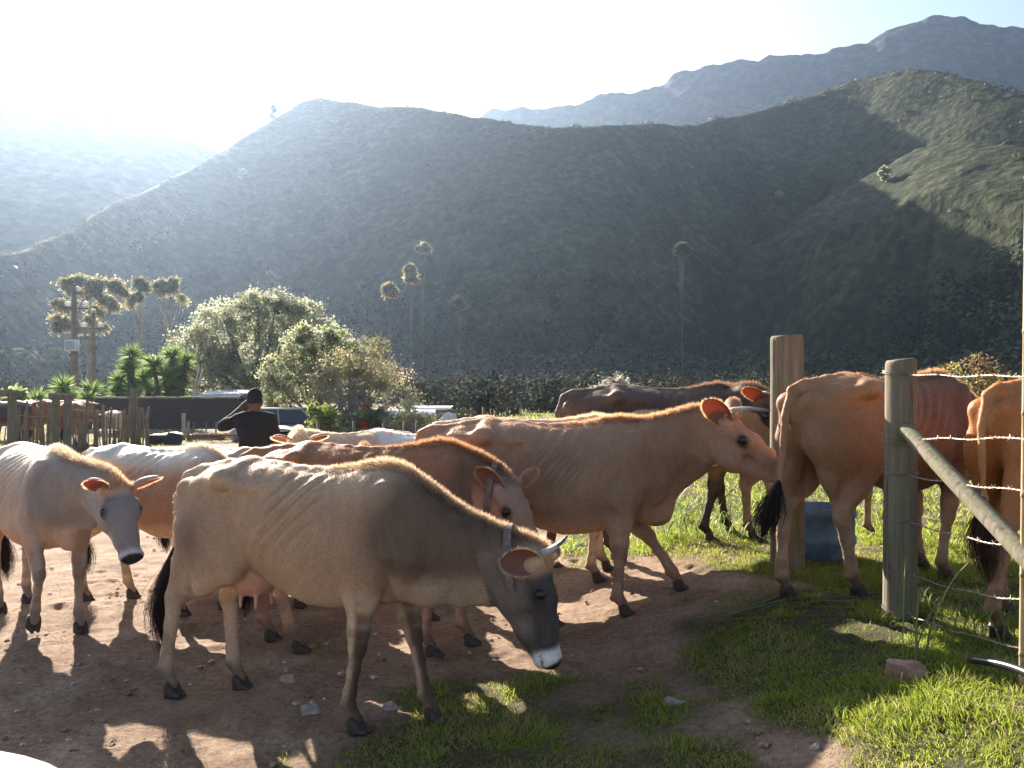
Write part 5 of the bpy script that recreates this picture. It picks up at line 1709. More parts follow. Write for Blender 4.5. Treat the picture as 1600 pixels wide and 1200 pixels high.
person()
# ------------------------------------------------------------------ fence beside the camera
def post_wood(name, col1, col2):
    m, nt, b = new_mat(name)
    b.inputs['Roughness'].default_value = .85
    b.inputs['Specular IOR Level'].default_value = .2
    tc = NN(nt, 'ShaderNodeTexCoord')
    mp = NN(nt, 'ShaderNodeMapping'); mp.inputs['Scale'].default_value = (45, 45, 2.2)
    nz = NN(nt, 'ShaderNodeTexNoise', i_Scale=1.0, i_Detail=7.0, i_Roughness=.65)
    nt.links.new(tc.outputs['Object'], mp.inputs[0]); nt.links.new(mp.outputs[0], nz.inputs[0])
    rp = ramp(nt, [(.30, tuple(c * .18 for c in col1)), (.42, col1), (.75, col2)])
    nt.links.new(nz.outputs[0], rp.inputs[0])
    n2_ = NN(nt, 'ShaderNodeTexNoise', i_Scale=5.0, i_Detail=5.0)
    nt.links.new(tc.outputs['Object'], n2_.inputs[0])
    r2 = ramp(nt, [(.45, 0), (.62, 1)])
    nt.links.new(n2_.outputs[0], r2.inputs[0])
    mx = NN(nt, 'ShaderNodeMix', data_type='RGBA'); mx.inputs[7].default_value = (.13, .15, .06, 1)
    f = NN(nt, 'ShaderNodeMath', operation='MULTIPLY'); f.inputs[1].default_value = .55
    nt.links.new(r2.outputs[0], f.inputs[0]); nt.links.new(f.outputs[0], mx.inputs[0]); nt.links.new(rp.outputs[0], mx.inputs[6])
    nt.links.new(mx.outputs[2], b.inputs['Base Color'])
    bp = NN(nt, 'ShaderNodeBump', i_Strength=.8, i_Distance=.006)
    nt.links.new(nz.outputs[0], bp.inputs['Height']); nt.links.new(bp.outputs[0], b.inputs['Normal'])
    return m
MATS['post'] = post_wood('post_wood', (.16, .13, .095), (.27, .235, .18))
MATS['oldwood'] = post_wood('old_wood', (.16, .12, .09), (.30, .24, .19))
MATS['wire'] = mat_plain('wire', (.30, .24, .20), .5, metal=.7)
MATS['rust'] = mat_plain('rust', (.20, .09, .05), .85, noise=(30, .4))

def round_post(name, a, b, r0, r1, mat, seed, n=20, m=14, slant=0.0, parent=None):
    """weathered log between a and b"""
    a, b = np.array(a, float), np.array(b, float)
    k = np.concatenate([np.linspace(0, .975, m), [.992, 1.0]])
    rr = np.concatenate([np.linspace(r0, r1, m), [r1 * .97, r1 * .88]])
    pts = a[None] * (1 - k[:, None]) + b[None] * k[:, None]
    rgen = np.random.default_rng(seed)
    w = rgen.normal(size=3) * .25
    t, A, B = frames(pts)
    th = np.linspace(0, 2 * math.pi, n, endpoint=False)
    V = []
    for i in range(len(pts)):
        q = rr[i] * (1 + .035 * np.sin(3 * th + w[0] * 9) + .02 * np.sin(7 * th + w[1] * 20 + i * .15) + .015 * math.sin(i * .8 + seed))
        ring = pts[i] + q[:, None] * (np.cos(th)[:, None] * A[i] + np.sin(th)[:, None] * B[i])
        if i >= m: ring = ring + t[i] * (slant * (np.cos(th) * A[i][0] + np.sin(th) * B[i][0]))[:, None] * r1
        V.append(ring)
    V = np.array(V).reshape(-1, 3)
    nr = len(pts)
    i = np.arange(nr - 1)[:, None] * n; j = np.arange(n)[None]
    Q = np.stack([i + j, i + (j + 1) % n, i + n + (j + 1) % n, i + n + j], -1).reshape(-1, 4)
    c = len(V)
    V = np.vstack([V, pts[-1:], pts[:1]])
    e = (nr - 1) * n
    T = [[c, e + q, e + (q + 1) % n] for q in range(n)] + [[c + 1, (q + 1) % n, q] for q in range(n)]
    o = np_mesh(name, V, [Q, np.array(T)], mat, parent, True)
    return o

p1 = (2.12, 4.9); z1 = gzs(*p1)
p0 = (2.12, 2.35); z0 = gzs(*p0)
o = round_post('fence_post', (p1[0], p1[1], z1 - .15), (p1[0] + .005, p1[1], 1.735), .090, .080, MATS['post'], 3, slant=.1)
tag(o, 'thick round wooden fence post with a diagonal brace and wire turns', 'fence post', 'round wooden fence posts')
for z in (1.655, 1.31, 1.28, 1.11, .86, .585, .36):
    th = np.linspace(0, 4 * math.pi, 49)
    r_ = .0915 - (.005 if z > 1.5 else 0)
    tie = MB()
    tie.tube([(p1[0] + r_ * math.cos(q), p1[1] + r_ * math.sin(q), z + .010 * q / 6.28 + .012 * math.sin(q)) for q in th], .0022, 5, cap=False)
    tie.build('wire_tie', MATS['wire'], o, usecol=False, smooth=True)
o = round_post('fence_post', (1.925, 6.25, gzs(1.925, 6.25) - .15), (1.92, 6.25, 1.94), .118, .113, MATS['post'], 8, slant=.05)
tag(o, 'thick weathered fence post standing behind the orange brown cow rump', 'fence post', 'round wooden fence posts')
o = round_post('fence_post', (p0[0], p0[1] - .0, z0 - .15), (p0[0], p0[1], 1.75), .085, .078, MATS['post'], 9)
tag(o, 'round fence post beside the camera carrying the near wire ends', 'fence post', 'round wooden fence posts')
o = round_post('fence_brace', (2.12, 2.44, .36), (2.12, 4.83, 1.36), .044, .040, MATS['post'], 5)
tag(o, 'diagonal wooden brace pole leaning against the round fence post', 'brace pole')
# bamboo
bm = MB()
zb = gzs(2.12, 3.72)
zs_ = np.array([zb - .1, zb + .12, zb + .45, zb + .78, zb + 1.12, zb + 1.46, zb + 1.80, zb + 2.1])
pts, rad = [], []
for i in range(len(zs_)):
    z = zs_[i]
    for dz, r_ in ((-.012, .0150), (-.004, .0175), (.004, .0175), (.012, .0150)):
        pts.append((2.12 + .012 * (z - zb), 3.72, z + dz)); rad.append(r_)
cc = np.array([[(.46, .34, .19), (.25, .15, .08), (.30, .2, .11), (.50, .38, .22)][i % 4] for i in range(len(pts))])
bm.tube(pts, rad, 12, cc)
tag(bm.build('bamboo_pole', mat_plain('bamboo', (1, 1, 1), .45, vcol=True, noise=(9, .25), coat=.1), smooth=True), 'upright pale bamboo pole with dark joints at the right edge', 'bamboo pole')

def barbed(zA, zB, zC, sag, label, seed):
    r = np.random.default_rng(seed)
    mb = MB()
    def line(y):
        k = (4.815 - y) / (4.815 - 3.74)
        if k < 1: z = zA + (zB - zA) * k - sag * 4 * k * (1 - k)
        else:
            k2 = (k - 1) / ((4.815 - 2.43) / (4.815 - 3.74) - 1)
            z = zB + (zC - zB) * k2 - sag * 2 * k2 * (1 - k2)
        return z + .004 * math.sin(y * 13 + seed)
    ys = np.linspace(4.815, 2.43, 150)
    for ph in (0, math.pi):
        a = ys * 2 * math.pi / .075
        mb.tube([(2.12 + .003 * math.sin(q + ph) + .085 * (1 if 0 else 0), y, line(y) + .003 * math.cos(q + ph)) for y, q in zip(ys, a)], .0019, 4)
    for y in np.arange(4.72, 2.5, -.13):
        z = line(y)
        for s in (-1, 1):
            a = r.uniform(0, math.pi)
            d = np.array([math.cos(a), .5 * s, math.sin(a)]); d /= np.linalg.norm(d)
            mb.tube([np.array([2.12, y, z]) - d * .017, np.array([2.12, y + .002, z]) + d * .017], [.0008, .0014], 4)
        mb.tube([(2.12, y - .006, z), (2.12, y + .006, z)], .0045, 6)
    tag(mb.build('barbed_wire', MATS['wire'], usecol=False, smooth=True), label, 'barbed wire', 'barbed wire strands of the near fence')
for q, (a, b, c, s, l) in enumerate([(1.655, 1.635, 1.63, .006, 'topmost barbed wire strand at the height of the post top'), (1.31, 1.375, 1.38, .004, 'second barbed wire strand from the top, meeting the brace head'),
        (1.11, 1.155, 1.15, .006, 'third barbed wire strand from the top, crossing the brace'), (.86, .915, .93, .008, 'fourth barbed wire strand from the top, below the brace crossing'),
        (.585, .70, .70, .02, 'fifth barbed wire strand from the top, close over the grass'), (.36, .50, .46, .01, 'lowest twisted barbed wire strand rising from the post foot')]):
    barbed(a, b, c, s, l, q)

# plastic pipe and blue drum
hz = [(2.02, 3.95, gzs(2.02, 3.95) + .05), (2.06, 3.75, gzs(2.06, 3.75) + .075), (2.08, 3.55, gzs(2.08, 3.55) + .085), (2.06, 3.35, .39), (1.98, 3.12, .36), (1.9, 2.9, .33)]
k = np.linspace(0, 1, 30); hz = np.array(hz)
pp = np.stack([np.interp(k, np.linspace(0, 1, 6), hz[:, a]) for a in range(3)], -1)
for _ in range(6): pp[1:-1] = (pp[:-2] + pp[2:] + 2 * pp[1:-1]) / 4
mb = MB(); mb.tube(pp, .017, 12)
tag(mb.build('water_pipe', mat_plain('pipe', (.03, .032, .035), .3, spec=.5), smooth=True, usecol=False), 'black plastic water pipe curving through the grass by the bamboo', 'water pipe')

bx_, by_ = 2.30, 6.62; bz_ = gzs(bx_, by_)
rt = empty('plastic_drum', (bx_, by_, bz_), 0, label='cut down blue plastic drum standing in the grass behind the cow legs', cat='drum')
mb = MB()
prof = [(.20, 0), (.215, .02), (.22, .10), (.232, .12), (.232, .15), (.22, .17), (.22, .30), (.232, .32), (.232, .34), (.225, .38), (.205, .38), (.205, .05), (.0, .04)]
n = 28
th = np.linspace(0, 2 * math.pi, n, endpoint=False)
V = np.array([[r_ * math.cos(a), r_ * math.sin(a), z] for r_, z in prof for a in th])
Q = [[i * n + j, i * n + (j + 1) % n, (i + 1) * n + (j + 1) % n, (i + 1) * n + j] for i in range(len(prof) - 1) for j in range(n)]
mb.add(V, Q)
mb.build('shell', mat_plain('blue_plastic', (.11, .18, .27), .75, noise=(8, .35)), rt, smooth=True, usecol=False)
mb = MB()
mb.tube([(-.235, 0, .30), (-.27, 0, .26), (-.27, 0, .20), (-.235, 0, .16)], .008, 6)
mb.build('handle', MATS['wire'], rt, usecol=False, smooth=True)

# long reed leaves
def reeds(x, y, n, L, label, seed, lay=0.0, col=(.13, .17, .045), spread=.10, w=.011, az=None):
    r = np.random.default_rng(seed)
    mb = MB()
    m = 8
    for q in range(n):
        a = r.uniform(0, 2 * math.pi) if az is None else az + r.normal() * .35
        l = L * r.uniform(.5, 1.1)
        k = np.linspace(0, 1, m)
        out = l * (.25 + .55 * r.uniform() + lay) * k ** (1.5 - lay)
        up = l * (1 - lay) * (k - .62 * r.uniform(.5, 1.3) * k ** 2.4) + .01
        base = np.array([x + r.normal() * spread, y + r.normal() * spread, 0]); base[2] = gzs(base[0], base[1])
        c = base + np.stack([out * math.cos(a), out * math.sin(a), up], -1)
        zg = gz(c[:, 0], c[:, 1]) + .012 + .02 * r.uniform()
        c[:, 2] = np.maximum(c[:, 2], zg)
        sd = np.array([-math.sin(a), math.cos(a), .25 * r.normal()]); sd = unit(sd)
        ww = w * np.sin(np.clip(k * .9 + .12, 0, 1) * math.pi) ** .6 * r.uniform(.6, 1.1)
        V = np.stack([c - sd * ww[:, None] * .5, c + sd * ww[:, None] * .5], 1).reshape(-1, 3)
        Q = [[2 * i, 2 * i + 1, 2 * i + 3, 2 * i + 2] for i in range(m - 1)]
        mb.add(V, Q, None, np.array(col) * r.uniform(.6, 1.5))
    return tag(mb.build('reed_clump', MATS['grass']), label, 'reeds', 'long leaved grass clumps')
a = ground_pt(1095, 860); reeds(a[0], a[1] + .5, 60, .75, 'tall arching grass clump between the dark cow and tan legs', 1, spread=.16)
a = ground_pt(1160, 855); reeds(a[0], a[1] + .5, 40, .6, 'arching grass clump left of the blue drum', 2, spread=.14)
a = ground_pt(1160, 962); reeds(a[0], a[1], 16, .75, 'bundle of long cut leaves lying flat left of the fence post', 3, lay=.85, col=(.11, .13, .06), az=.1, spread=.05)
a = ground_pt(1255, 950); reeds(a[0], a[1], 7, .7, 'few long leaves lying bent in front of the cow hooves', 4, lay=.75, col=(.14, .14, .07), az=-.3, spread=.06)
a = ground_pt(1420, 1045); reeds(a[0] + .05, a[1] + .05, 6, .85, 'single tall bent grass leaves rising by the reddish rock', 5, col=(.15, .18, .05), spread=.05, w=.012, az=.7)
a = ground_pt(1540, 1010); reeds(a[0], a[1], 18, .6, 'arching leaves between the fence and the rust red cow', 6, col=(.12, .16, .04), spread=.15)
a = ground_pt(1420, 955); reeds(a[0] + .03, a[1] - .05, 30, .28, 'rough grass tuft at the foot of the braced post', 7, spread=.10, w=.007, col=(.10, .11, .05))

# ------------------------------------------------------------------ the kraal on the left
def stake(parent, x, y, h, r_, lean, seed, mat=None, name='stake'):
    z = gzs(x, y)
    rr = np.random.default_rng(seed)
    mb = MB()
    k = np.linspace(0, 1, 5)
    pts = np.stack([x + lean * k * h + .02 * np.sin(k * 4 + seed), y + .015 * np.cos(k * 5 + seed), z - .1 + (h + .1) * k], -1)
    mb.tube(pts, r_ * np.array([1.1, 1.0, .95, .9, .8]), 7)
    o = mb.build(name, mat or MATS['oldwood'], parent, usecol=False, smooth=True)
    return o
def stick_fence(label, runs, rails, group='rough stick fences of the kraal', seed=0, mat=None):
    """runs: list of (u, v_top, v_bottom_distance, radius_px, lean)"""
    r = np.random.default_rng(seed)
    x0, d0 = (runs[0][0] - 800) / F * runs[0][2], runs[0][2]
    root = empty('stick_fence', (0, 0, 0), label=label, cat='fence', group=group)
    for i, (u, vt, d, rp, lean) in enumerate(runs):
        x = (u - 800) / F * d
        h = HC - (vt - 600) / F * d - gzs(x, d)
        stake(root, x, d, h, rp * d / F / 2, lean, seed * 31 + i, mat)
    mb = MB()
    for (u0, v0, d0, u1, v1, d1, rr) in rails:
        k = np.linspace(0, 1, 9)
        pts = [((u0 + (u1 - u0) * q - 800) / F * (d0 + (d1 - d0) * q), d0 + (d1 - d0) * q, HC - (v0 + (v1 - v0) * q - 600) / F * (d0 + (d1 - d0) * q) - .03 * math.sin(q * math.pi)) for q in k]
        mb.tube(pts, rr, 5)
    mb.build('rail', MATS['wire'], root, usecol=False, smooth=True)
    return root
rs = np.random.default_rng(44)
run = []
for u in np.arange(26, 82, 5.2):
    run.append((u + rs.uniform(-1.5, 1.5), rs.uniform(632, 655), 22.8 + rs.uniform(-.15, .15), rs.uniform(1.8, 3.4), rs.normal() * .04))
run += [(40, 626, 22.6, 4, .02), (66, 622, 22.6, 5, -.03), (75, 628, 22.5, 5, .02)]
stick_fence('stick fence stretch between the two post and beam frames', run, [(24, 648, 22.8, 84, 650, 22.6, .008), (24, 668, 22.8, 84, 670, 22.6, .008)], seed=1)
run = []
for u in np.arange(112, 196, 4.6):
    run.append((u + rs.uniform(-1.5, 1.5), rs.uniform(634, 654), 22.5 + (u - 112) / 84 * 2 + rs.uniform(-.1, .1), rs.uniform(1.6, 3.0), rs.normal() * .05))
run += [(129, 625, 22.9, 6, .10), (122, 655, 22.5, 6, .12), (149, 638, 23.3, 5, -.02), (163, 633, 23.6, 5, -.03), (172, 637, 23.9, 4, .02)]
stick_fence('long leaning stick fence right of the paired gate posts', run, [(112, 640, 22.5, 196, 642, 24.5, .010), (112, 655, 22.5, 196, 657, 24.5, .008), (112, 672, 22.5, 196, 672, 24.5, .008)], seed=2)
run = [(198, 607, 24.2, 6, .07), (205, 610, 24.3, 5, .06), (212, 606, 24.3, 6, .02)]
for u in np.arange(206, 232, 4.2):
    run.append((u, rs.uniform(636, 648), 24.4 + (u - 206) * .03, rs.uniform(2.4, 4.2), rs.normal() * .03))
run += [(219, 637, 24.3, 4, 0), (230, 636, 24.6, 4, .03)]
stick_fence('short stick fence end with three tall crossed stakes', run, [(198, 650, 24.2, 231, 652, 24.6, .012)], seed=3)
run = []
for u in np.arange(-6, 100, 9):
    run.append((u + rs.uniform(-3, 3), rs.uniform(636, 648), 27.5, rs.uniform(1.5, 2.5), rs.normal() * .04))
for u in np.arange(182, 200, 3.4):
    run.append((u, rs.uniform(642, 650), 26.5, 1.2, 0))
stick_fence('thin stick fence at the back of the far pen', run, [(-6, 652, 27.5, 200, 654, 26.5, .007)], seed=4)

def beam_frame(label, ua, ub, vt, d, w):
    xa, xb = (ua - 800) / F * d, (ub - 800) / F * d
    z = HC - (vt - 600) / F * d
    root = empty('gate_frame', ((xa + xb) / 2, d, gzs(xa, d)), label=label, cat='gate frame', group='post and beam frames of the kraal')
    lx, ly, lz = root.location
    for i, x in enumerate((xa, xb)):
        round_post('post', (x - lx, 0, -.1), (x - lx + .02, 0, z - lz - .05), w * .5, w * .46, MATS['oldwood'], 10 + i, n=10, m=6, parent=root)
    round_post('beam', (xa - lx - w * .6, 0, z - lz), (xb - lx + w * .7, 0, z - lz - .03), w * .45, w * .4, MATS['oldwood'], 20, n=10, m=6, parent=root)
beam_frame('post and beam frame standing at the left edge', -18, 18, 613, 21.5, .21)
beam_frame('paired thick gate posts joined by a short beam', 86, 105, 619, 21.8, .20)

# long dark brick wall
def brick_mat(name, c1, c2, mort, sc):
    m, nt, b = new_mat(name)
    b.inputs['Roughness'].default_value = .9
    tc = NN(nt, 'ShaderNodeTexCoord')
    mp = NN(nt, 'ShaderNodeMapping'); mp.inputs['Rotation'].default_value = (R(90), 0, 0)
    br = NN(nt, 'ShaderNodeTexBrick', i_Scale=sc)
    br.inputs['Color1'].default_value = (*c1, 1); br.inputs['Color2'].default_value = (*c2, 1); br.inputs['Mortar'].default_value = (*mort, 1)
    br.inputs['Mortar Size'].default_value = .015
    nt.links.new(tc.outputs['Object'], mp.inputs[0]); nt.links.new(mp.outputs[0], br.inputs[0])
    nt.links.new(br.outputs[0], b.inputs['Base Color'])
    return m
D = 31.0
xa, xb = P(150, D)[0], P(372, D)[0]
rt = empty('brick_wall', ((xa + xb) / 2, D, gzs(0, D) - .15), label='long low dark brick wall behind the grassy yard', cat='wall')
mb = MB(); W_ = xb - xa; H_ = HC - 23 / F * D - (gzs(0, D) - .15)
mb.box((0, 0, H_ / 2), (W_, .24, H_), bevel=.01)
mb.build('masonry', brick_mat('dark_brick', (.055, .038, .032), (.075, .05, .04), (.06, .055, .05), 4.0), rt, usecol=False)
mb = MB()
r = np.random.default_rng(2)
x = -W_ / 2
while x < W_ / 2 - .3:
    l = r.uniform(.35, .5)
    mb.box((x + l / 2, 0, H_ + .035 + r.uniform(-.008, .008)), (l - .012, .30, .06), rz=r.normal() * .01, bevel=.008)
    x += l
mb.build('coping', mat_plain('coping', (.24, .21, .18), .9, noise=(6, .4)), rt, usecol=False)

# sheds and roofs
def shed(label, u0, u1, vt, ve, d, depth, roofcol, wallcol, fascia=.12):
    xa, xb = P(u0, d)[0], P(u1, d)[0]
    g = gzs((xa + xb) / 2, d)
    rt = empty('farm_shed', ((xa + xb) / 2, d, g - .1), label=label, cat='shed', group='low farm sheds')
    W_ = xb - xa
    ze = HC - (ve - 600) / F * d - (g - .1)
    zt = HC - (vt - 600) / F * (d + depth) - (g - .1)
    mb = MB(); mb.box((0, depth / 2, (ze - .1) / 2), (W_ * .94, depth * .9, ze - .1), bevel=.02)
    mb.build('wall', mat_plain('shedwall', wallcol, .9, noise=(2, .4)), rt, usecol=False)
    n = int(W_ / .09) * 2
    xs_ = np.linspace(-W_ / 2, W_ / 2, n + 1)
    zz = .018 * np.cos(np.arange(n + 1) * math.pi)
    V = np.vstack([np.stack([xs_, np.full(n + 1, -.2), ze + zz], -1), np.stack([xs_, np.full(n + 1, depth + .15), zt + zz], -1)])
    V = np.vstack([V, V - [0, 0, .02]])
    m_ = n + 1
    Q = [[i, i + 1, m_ + i + 1, m_ + i] for i in range(n)] + [[2 * m_ + i + 1, 2 * m_ + i, 3 * m_ + i, 3 * m_ + i + 1] for i in range(n)] + [[i + 1, i, 2 * m_ + i, 2 * m_ + i + 1] for i in range(n)]
    mb = MB(); mb.add(V, Q); mb.build('roof', mat_plain('tinroof', roofcol, .45, metal=.3, noise=(1.5, .3)), rt, usecol=False, smooth=True)
    mb = MB(); mb.box((0, -.16, ze - .09), (W_, .03, fascia), bevel=.005)
    mb.build('fascia', mat_plain('fascia', (.05, .045, .04), .8), rt, usecol=False)
    return rt
shed('low shed with pale tin roof behind the brick wall', 297, 372, 609, 620, 38, 3.2, (.42, .42, .41), (.05, .045, .042))
shed('shed roof strip peeping out right of the person', 412, 440, 613, 621, 38, 2.5, (.30, .32, .26), (.05, .05, .045))
shed('long tin roofed lean-to behind the wire pen', 578, 688, 640, 650, 27, 3.0, (.40, .40, .40), (.04, .037, .035))
shed('small tin roof left of the cattle boards', 620, 700, 634, 642, 34, 3.0, (.33, .34, .35), (.05, .045, .045))

# black water tank
bx2, d2 = P(376, 33)
rt = empty('water_tank', (bx2, d2, gzs(bx2, d2)), label='black plastic water tank with domed lid behind the person elbow', cat='water tank')
mb = MB(); n = 20; th = np.linspace(0, 2 * math.pi, n, endpoint=False)
prof = [(.30, 0), (.32, .04), (.32, .3), (.33, .32), (.32, .34), (.32, .62), (.33, .64), (.32, .66), (.32, .88), (.27, 1.02), (.14, 1.10), (.13, 1.14), (.0, 1.15)]
V = np.array([[a * math.cos(q), a * math.sin(q), z * 1.08] for a, z in prof for q in th])
Q = [[i * n + j, i * n + (j + 1) % n, (i + 1) * n + (j + 1) % n, (i + 1) * n + j] for i in range(len(prof) - 1) for j in range(n)]
mb.add(V, Q); mb.build('shell', mat_plain('black_plastic', (.02, .02, .022), .45), rt, smooth=True, usecol=False)
mb = MB(); mb.tube([(0, 0, 1.23), (0, 0, 1.28)], .10, 14); mb.build('lid', mat_plain('lid', (.04, .04, .045), .5), rt, smooth=True, usecol=False)

# ------------------------------------------------------------------ vehicles
def car(name, label, loc, rz, body_col, cat, L=4.1, Wd=1.68, H=1.42, pickup=False, scale=1.0):
    root = empty(name, loc, rz, label=label, cat=cat)
    root.scale = (scale,) * 3
    sec = [(-.50, .42, .62, .86), (-.485, .28, .80, .93), (-.40, .22, .92, .98), (-.30, .20, .96, 1.0), (0, .20, .97, 1.0), (.22, .20, .95, 1.0), (.36, .22, .90, .98), (.46, .25, .80, .92), (.495, .32, .66, .80), (.50, .42, .58, .70)]
    n = 40
    V = []
    sa_ = np.array(sec)
    xi = np.concatenate([np.linspace(-.5, -.3, 14), np.linspace(-.28, .30, 8), np.linspace(.32, .5, 22)])
    sm_ = []
    for c_ in (1, 2, 3):
        yy_ = np.interp(np.linspace(-.5, .5, 201), sa_[:, 0], sa_[:, c_])
        kk_ = np.hanning(13); kk_ /= kk_.sum()
        yy_ = np.convolve(np.pad(yy_, 6, 'edge'), kk_, 'valid')
        sm_.append(np.interp(xi, np.linspace(-.5, .5, 201), yy_))
    sec = [(xi[q], sm_[0][q], sm_[1][q], sm_[2][q]) for q in range(len(xi))]
    for (x, zb, zt, w) in sec:
        zt = zt * .98
        for k in range(n):
            a = 2 * math.pi * k / n
            cy, cz = math.cos(a), math.sin(a)
            yy = np.sign(cy) * abs(cy) ** .45 * w * Wd / 2
            zz = (zb + zt) / 2 + np.sign(cz) * abs(cz) ** .55 * (zt - zb) / 2
            V.append((x * L, yy, zz))
    Q = [[i * n + j, i * n + (j + 1) % n, (i + 1) * n + (j + 1) % n, (i + 1) * n + j] for i in range(len(sec) - 1) for j in range(n)]
    T = [[0, (q + 1), q] for q in range(1, n - 1)] + [[(len(sec) - 1) * n, (len(sec) - 1) * n + q, (len(sec) - 1) * n + q + 1] for q in range(1, n - 1)]
    mb = MB(); mb.add(V, Q, T)
    paint = mat_plain(name + '_paint', body_col, .3, spec=.5, coat=.6)
    mb.build('body', paint, root, smooth=True, usecol=False)
    glass = mat_plain('car_glass', (.03, .04, .045), .08, spec=.7)
    x0, x1, x2, x3 = (.02, .10, .30, .44) if False else (-.42, -.30, .08, .24)
    if pickup: x0, x1, x2, x3 = -.16, -.11, .10, .24
    zb, zt = .93, H
    wt, wb = Wd * .36, Wd * .46
    cab = MB()
    P8 = [(x0 * L, -wb, zb), (x3 * L, -wb, zb), (x3 * L, wb, zb), (x0 * L, wb, zb), (x1 * L, -wt, zt - .04), (x2 * L, -wt, zt - .04), (x2 * L, wt, zt - .04), (x1 * L, wt, zt - .04)]
    cab.add(P8, [[0, 1, 5, 4], [2, 3, 7, 6], [1, 2, 6, 5], [3, 0, 4, 7]])
    cab.build('window', glass, root, usecol=False)
    rf = MB()
    rf.box(((x1 + x2) / 2 * L, 0, zt - .02), ((x2 - x1) * L + .06, wt * 2 + .06, .06), bevel=.028)
    for s in (-1, 1):
        for a, b in (((x0 * L, s * wb, zb), (x1 * L, s * wt, zt - .03)), ((x3 * L, s * wb, zb), (x2 * L, s * wt, zt - .03)), (((x0 + x3) / 2 * L, s * wb, zb), ((x1 + x2) / 2 * L, s * wt, zt - .03))):
            rf.tube([a, b], .028, 6)
    rf.build('roof', paint, root, usecol=False)
    for sx in (-.32, .33):
        for sy in (-1, 1):
            w = MB(); w.tube([(sx * L, sy * (Wd / 2 - .17), .31), (sx * L, sy * (Wd / 2 - .16), .31), (sx * L, sy * (Wd / 2 + .01), .31), (sx * L, sy * (Wd / 2 + .02), .31)], [.24, .31, .31, .24], 22)
            o = w.build('wheel', mat_plain('tyre', (.02, .02, .02), .85), root, smooth=False, usecol=False)
            h = MB(); h.tube([(sx * L, sy * (Wd / 2 + .015), .31), (sx * L, sy * (Wd / 2 + .03), .31)], [.19, .16], 16)
            h.build('rim', MATS['metal'], o, usecol=False)
    for sy in (-1, 1):
        l = MB(); l.box((.472 * L, sy * Wd * .30, .58), (.16, .26, .12), bevel=.05)
        l.build('headlight', mat_plain('lamp_glass', (.6, .62, .62), .1, spec=.6), root, usecol=False)
    g = MB(); g.box((.492 * L, 0, .56), (.06, .50, .10), bevel=.015); g.build('grille', mat_plain('grille', (.03, .03, .03), .5), root, usecol=False)
    b = MB(); b.box((.497 * L, 0, .40), (.10, Wd * .92, .16), bevel=.05); b.build('bumper', mat_plain('bumper', (.12, .12, .12), .6), root, usecol=False)
    for sy in (-1, 1):
        m = MB(); m.box((.17 * L, sy * (Wd / 2 + .07), .98), (.09, .17, .12), bevel=.04)
        m.build('mirror', paint, root, usecol=False)
    return root
cx, cy = P(462, 27)
car('parked_car', 'dusty grey car parked under the trees beyond the person', (cx, cy, gzs(cx, cy) - .28), 0.0, (.30, .31, .32), 'car', scale=.88)
car('white_car', 'white car with only the tip of its bonnet in the lower left corner', (-1.72, .27, 0), R(90), (.80, .80, .80), 'car', L=3.9, scale=1.0)

# ------------------------------------------------------------------ yard clutter
def prop(name, label, cat, loc, build, rz=0.0, group=None):
    rt = empty(name, loc, rz, label=label, cat=cat, group=group)
    build(rt)
    return rt
def at(u, d, dz=0.0):
    x = (u - 800) / F * d
    return (x, d, gzs(x, d) + dz)
CONC = mat_plain('concrete', (.30, .27, .24), .9, noise=(8, .3))
def pillar(rt):
    mb = MB(); mb.box((0, 0, .42), (.11, .11, .74), bevel=.015); mb.build('shaft', CONC, rt, usecol=False)
    mb = MB(); mb.box((0, 0, .05), (.28, .26, .10), bevel=.02); mb.box((.10, 0, .18), (.06, .05, .28), M=Matrix.Rotation(R(-22), 3, 'Y'), bevel=.01); mb.build('base', CONC, rt, usecol=False)
prop('concrete_post', 'pale concrete post with splayed foot before the brick wall', 'post', at(287, 28), pillar)
def slab(rt):
    mb = MB(); mb.box((0, 0, .09), (1.7, .5, .12), bevel=.02); mb.build('deck', MATS['oldwood'], rt, usecol=False)
    for x in (-.6, .6):
        mb = MB(); mb.box((x, 0, .02), (.12, .5, .06), bevel=.01); mb.build('skid', MATS['oldwood'], rt, usecol=False)
    for i, (x, h, w) in enumerate(((-.35, .42, .07), (-.18, .38, .03), (.2, .40, .03), (.5, .38, .04))):
        mb = MB(); mb.box((x, 0, .14 + h / 2), (w, .05, h), bevel=.005)
        mb.build('upright', CONC if i == 0 else MATS['oldwood'], rt, usecol=False)
prop('timber_sledge', 'low timber sledge with short uprights beside the concrete post', 'sledge', at(312, 27.5), slab)
def harrow(rt):
    mb = MB()
    for y in (-.35, 0, .35): mb.box((0, y, .22), (1.25, .045, .04), bevel=.008)
    for x in (-.6, -.2, .2, .6): mb.box((x, 0, .245), (.04, .78, .035), bevel=.008)
    mb.build('frame', MATS['rust'], rt, usecol=False)
    for i in range(6):
        mb = MB()
        x = -.55 + i * .22
        for y in (-.35, 0, .35):
            mb.tube([(x, y, .22), (x + .03, y, .10), (x + .10, y, .0)], [.014, .012, .006], 5)
        mb.build('tine', MATS['rust'], rt, usecol=False)
prop('field_harrow', 'red brown field harrow with curved tines lying on the grass', 'harrow', at(338, 26.2), harrow, .15)
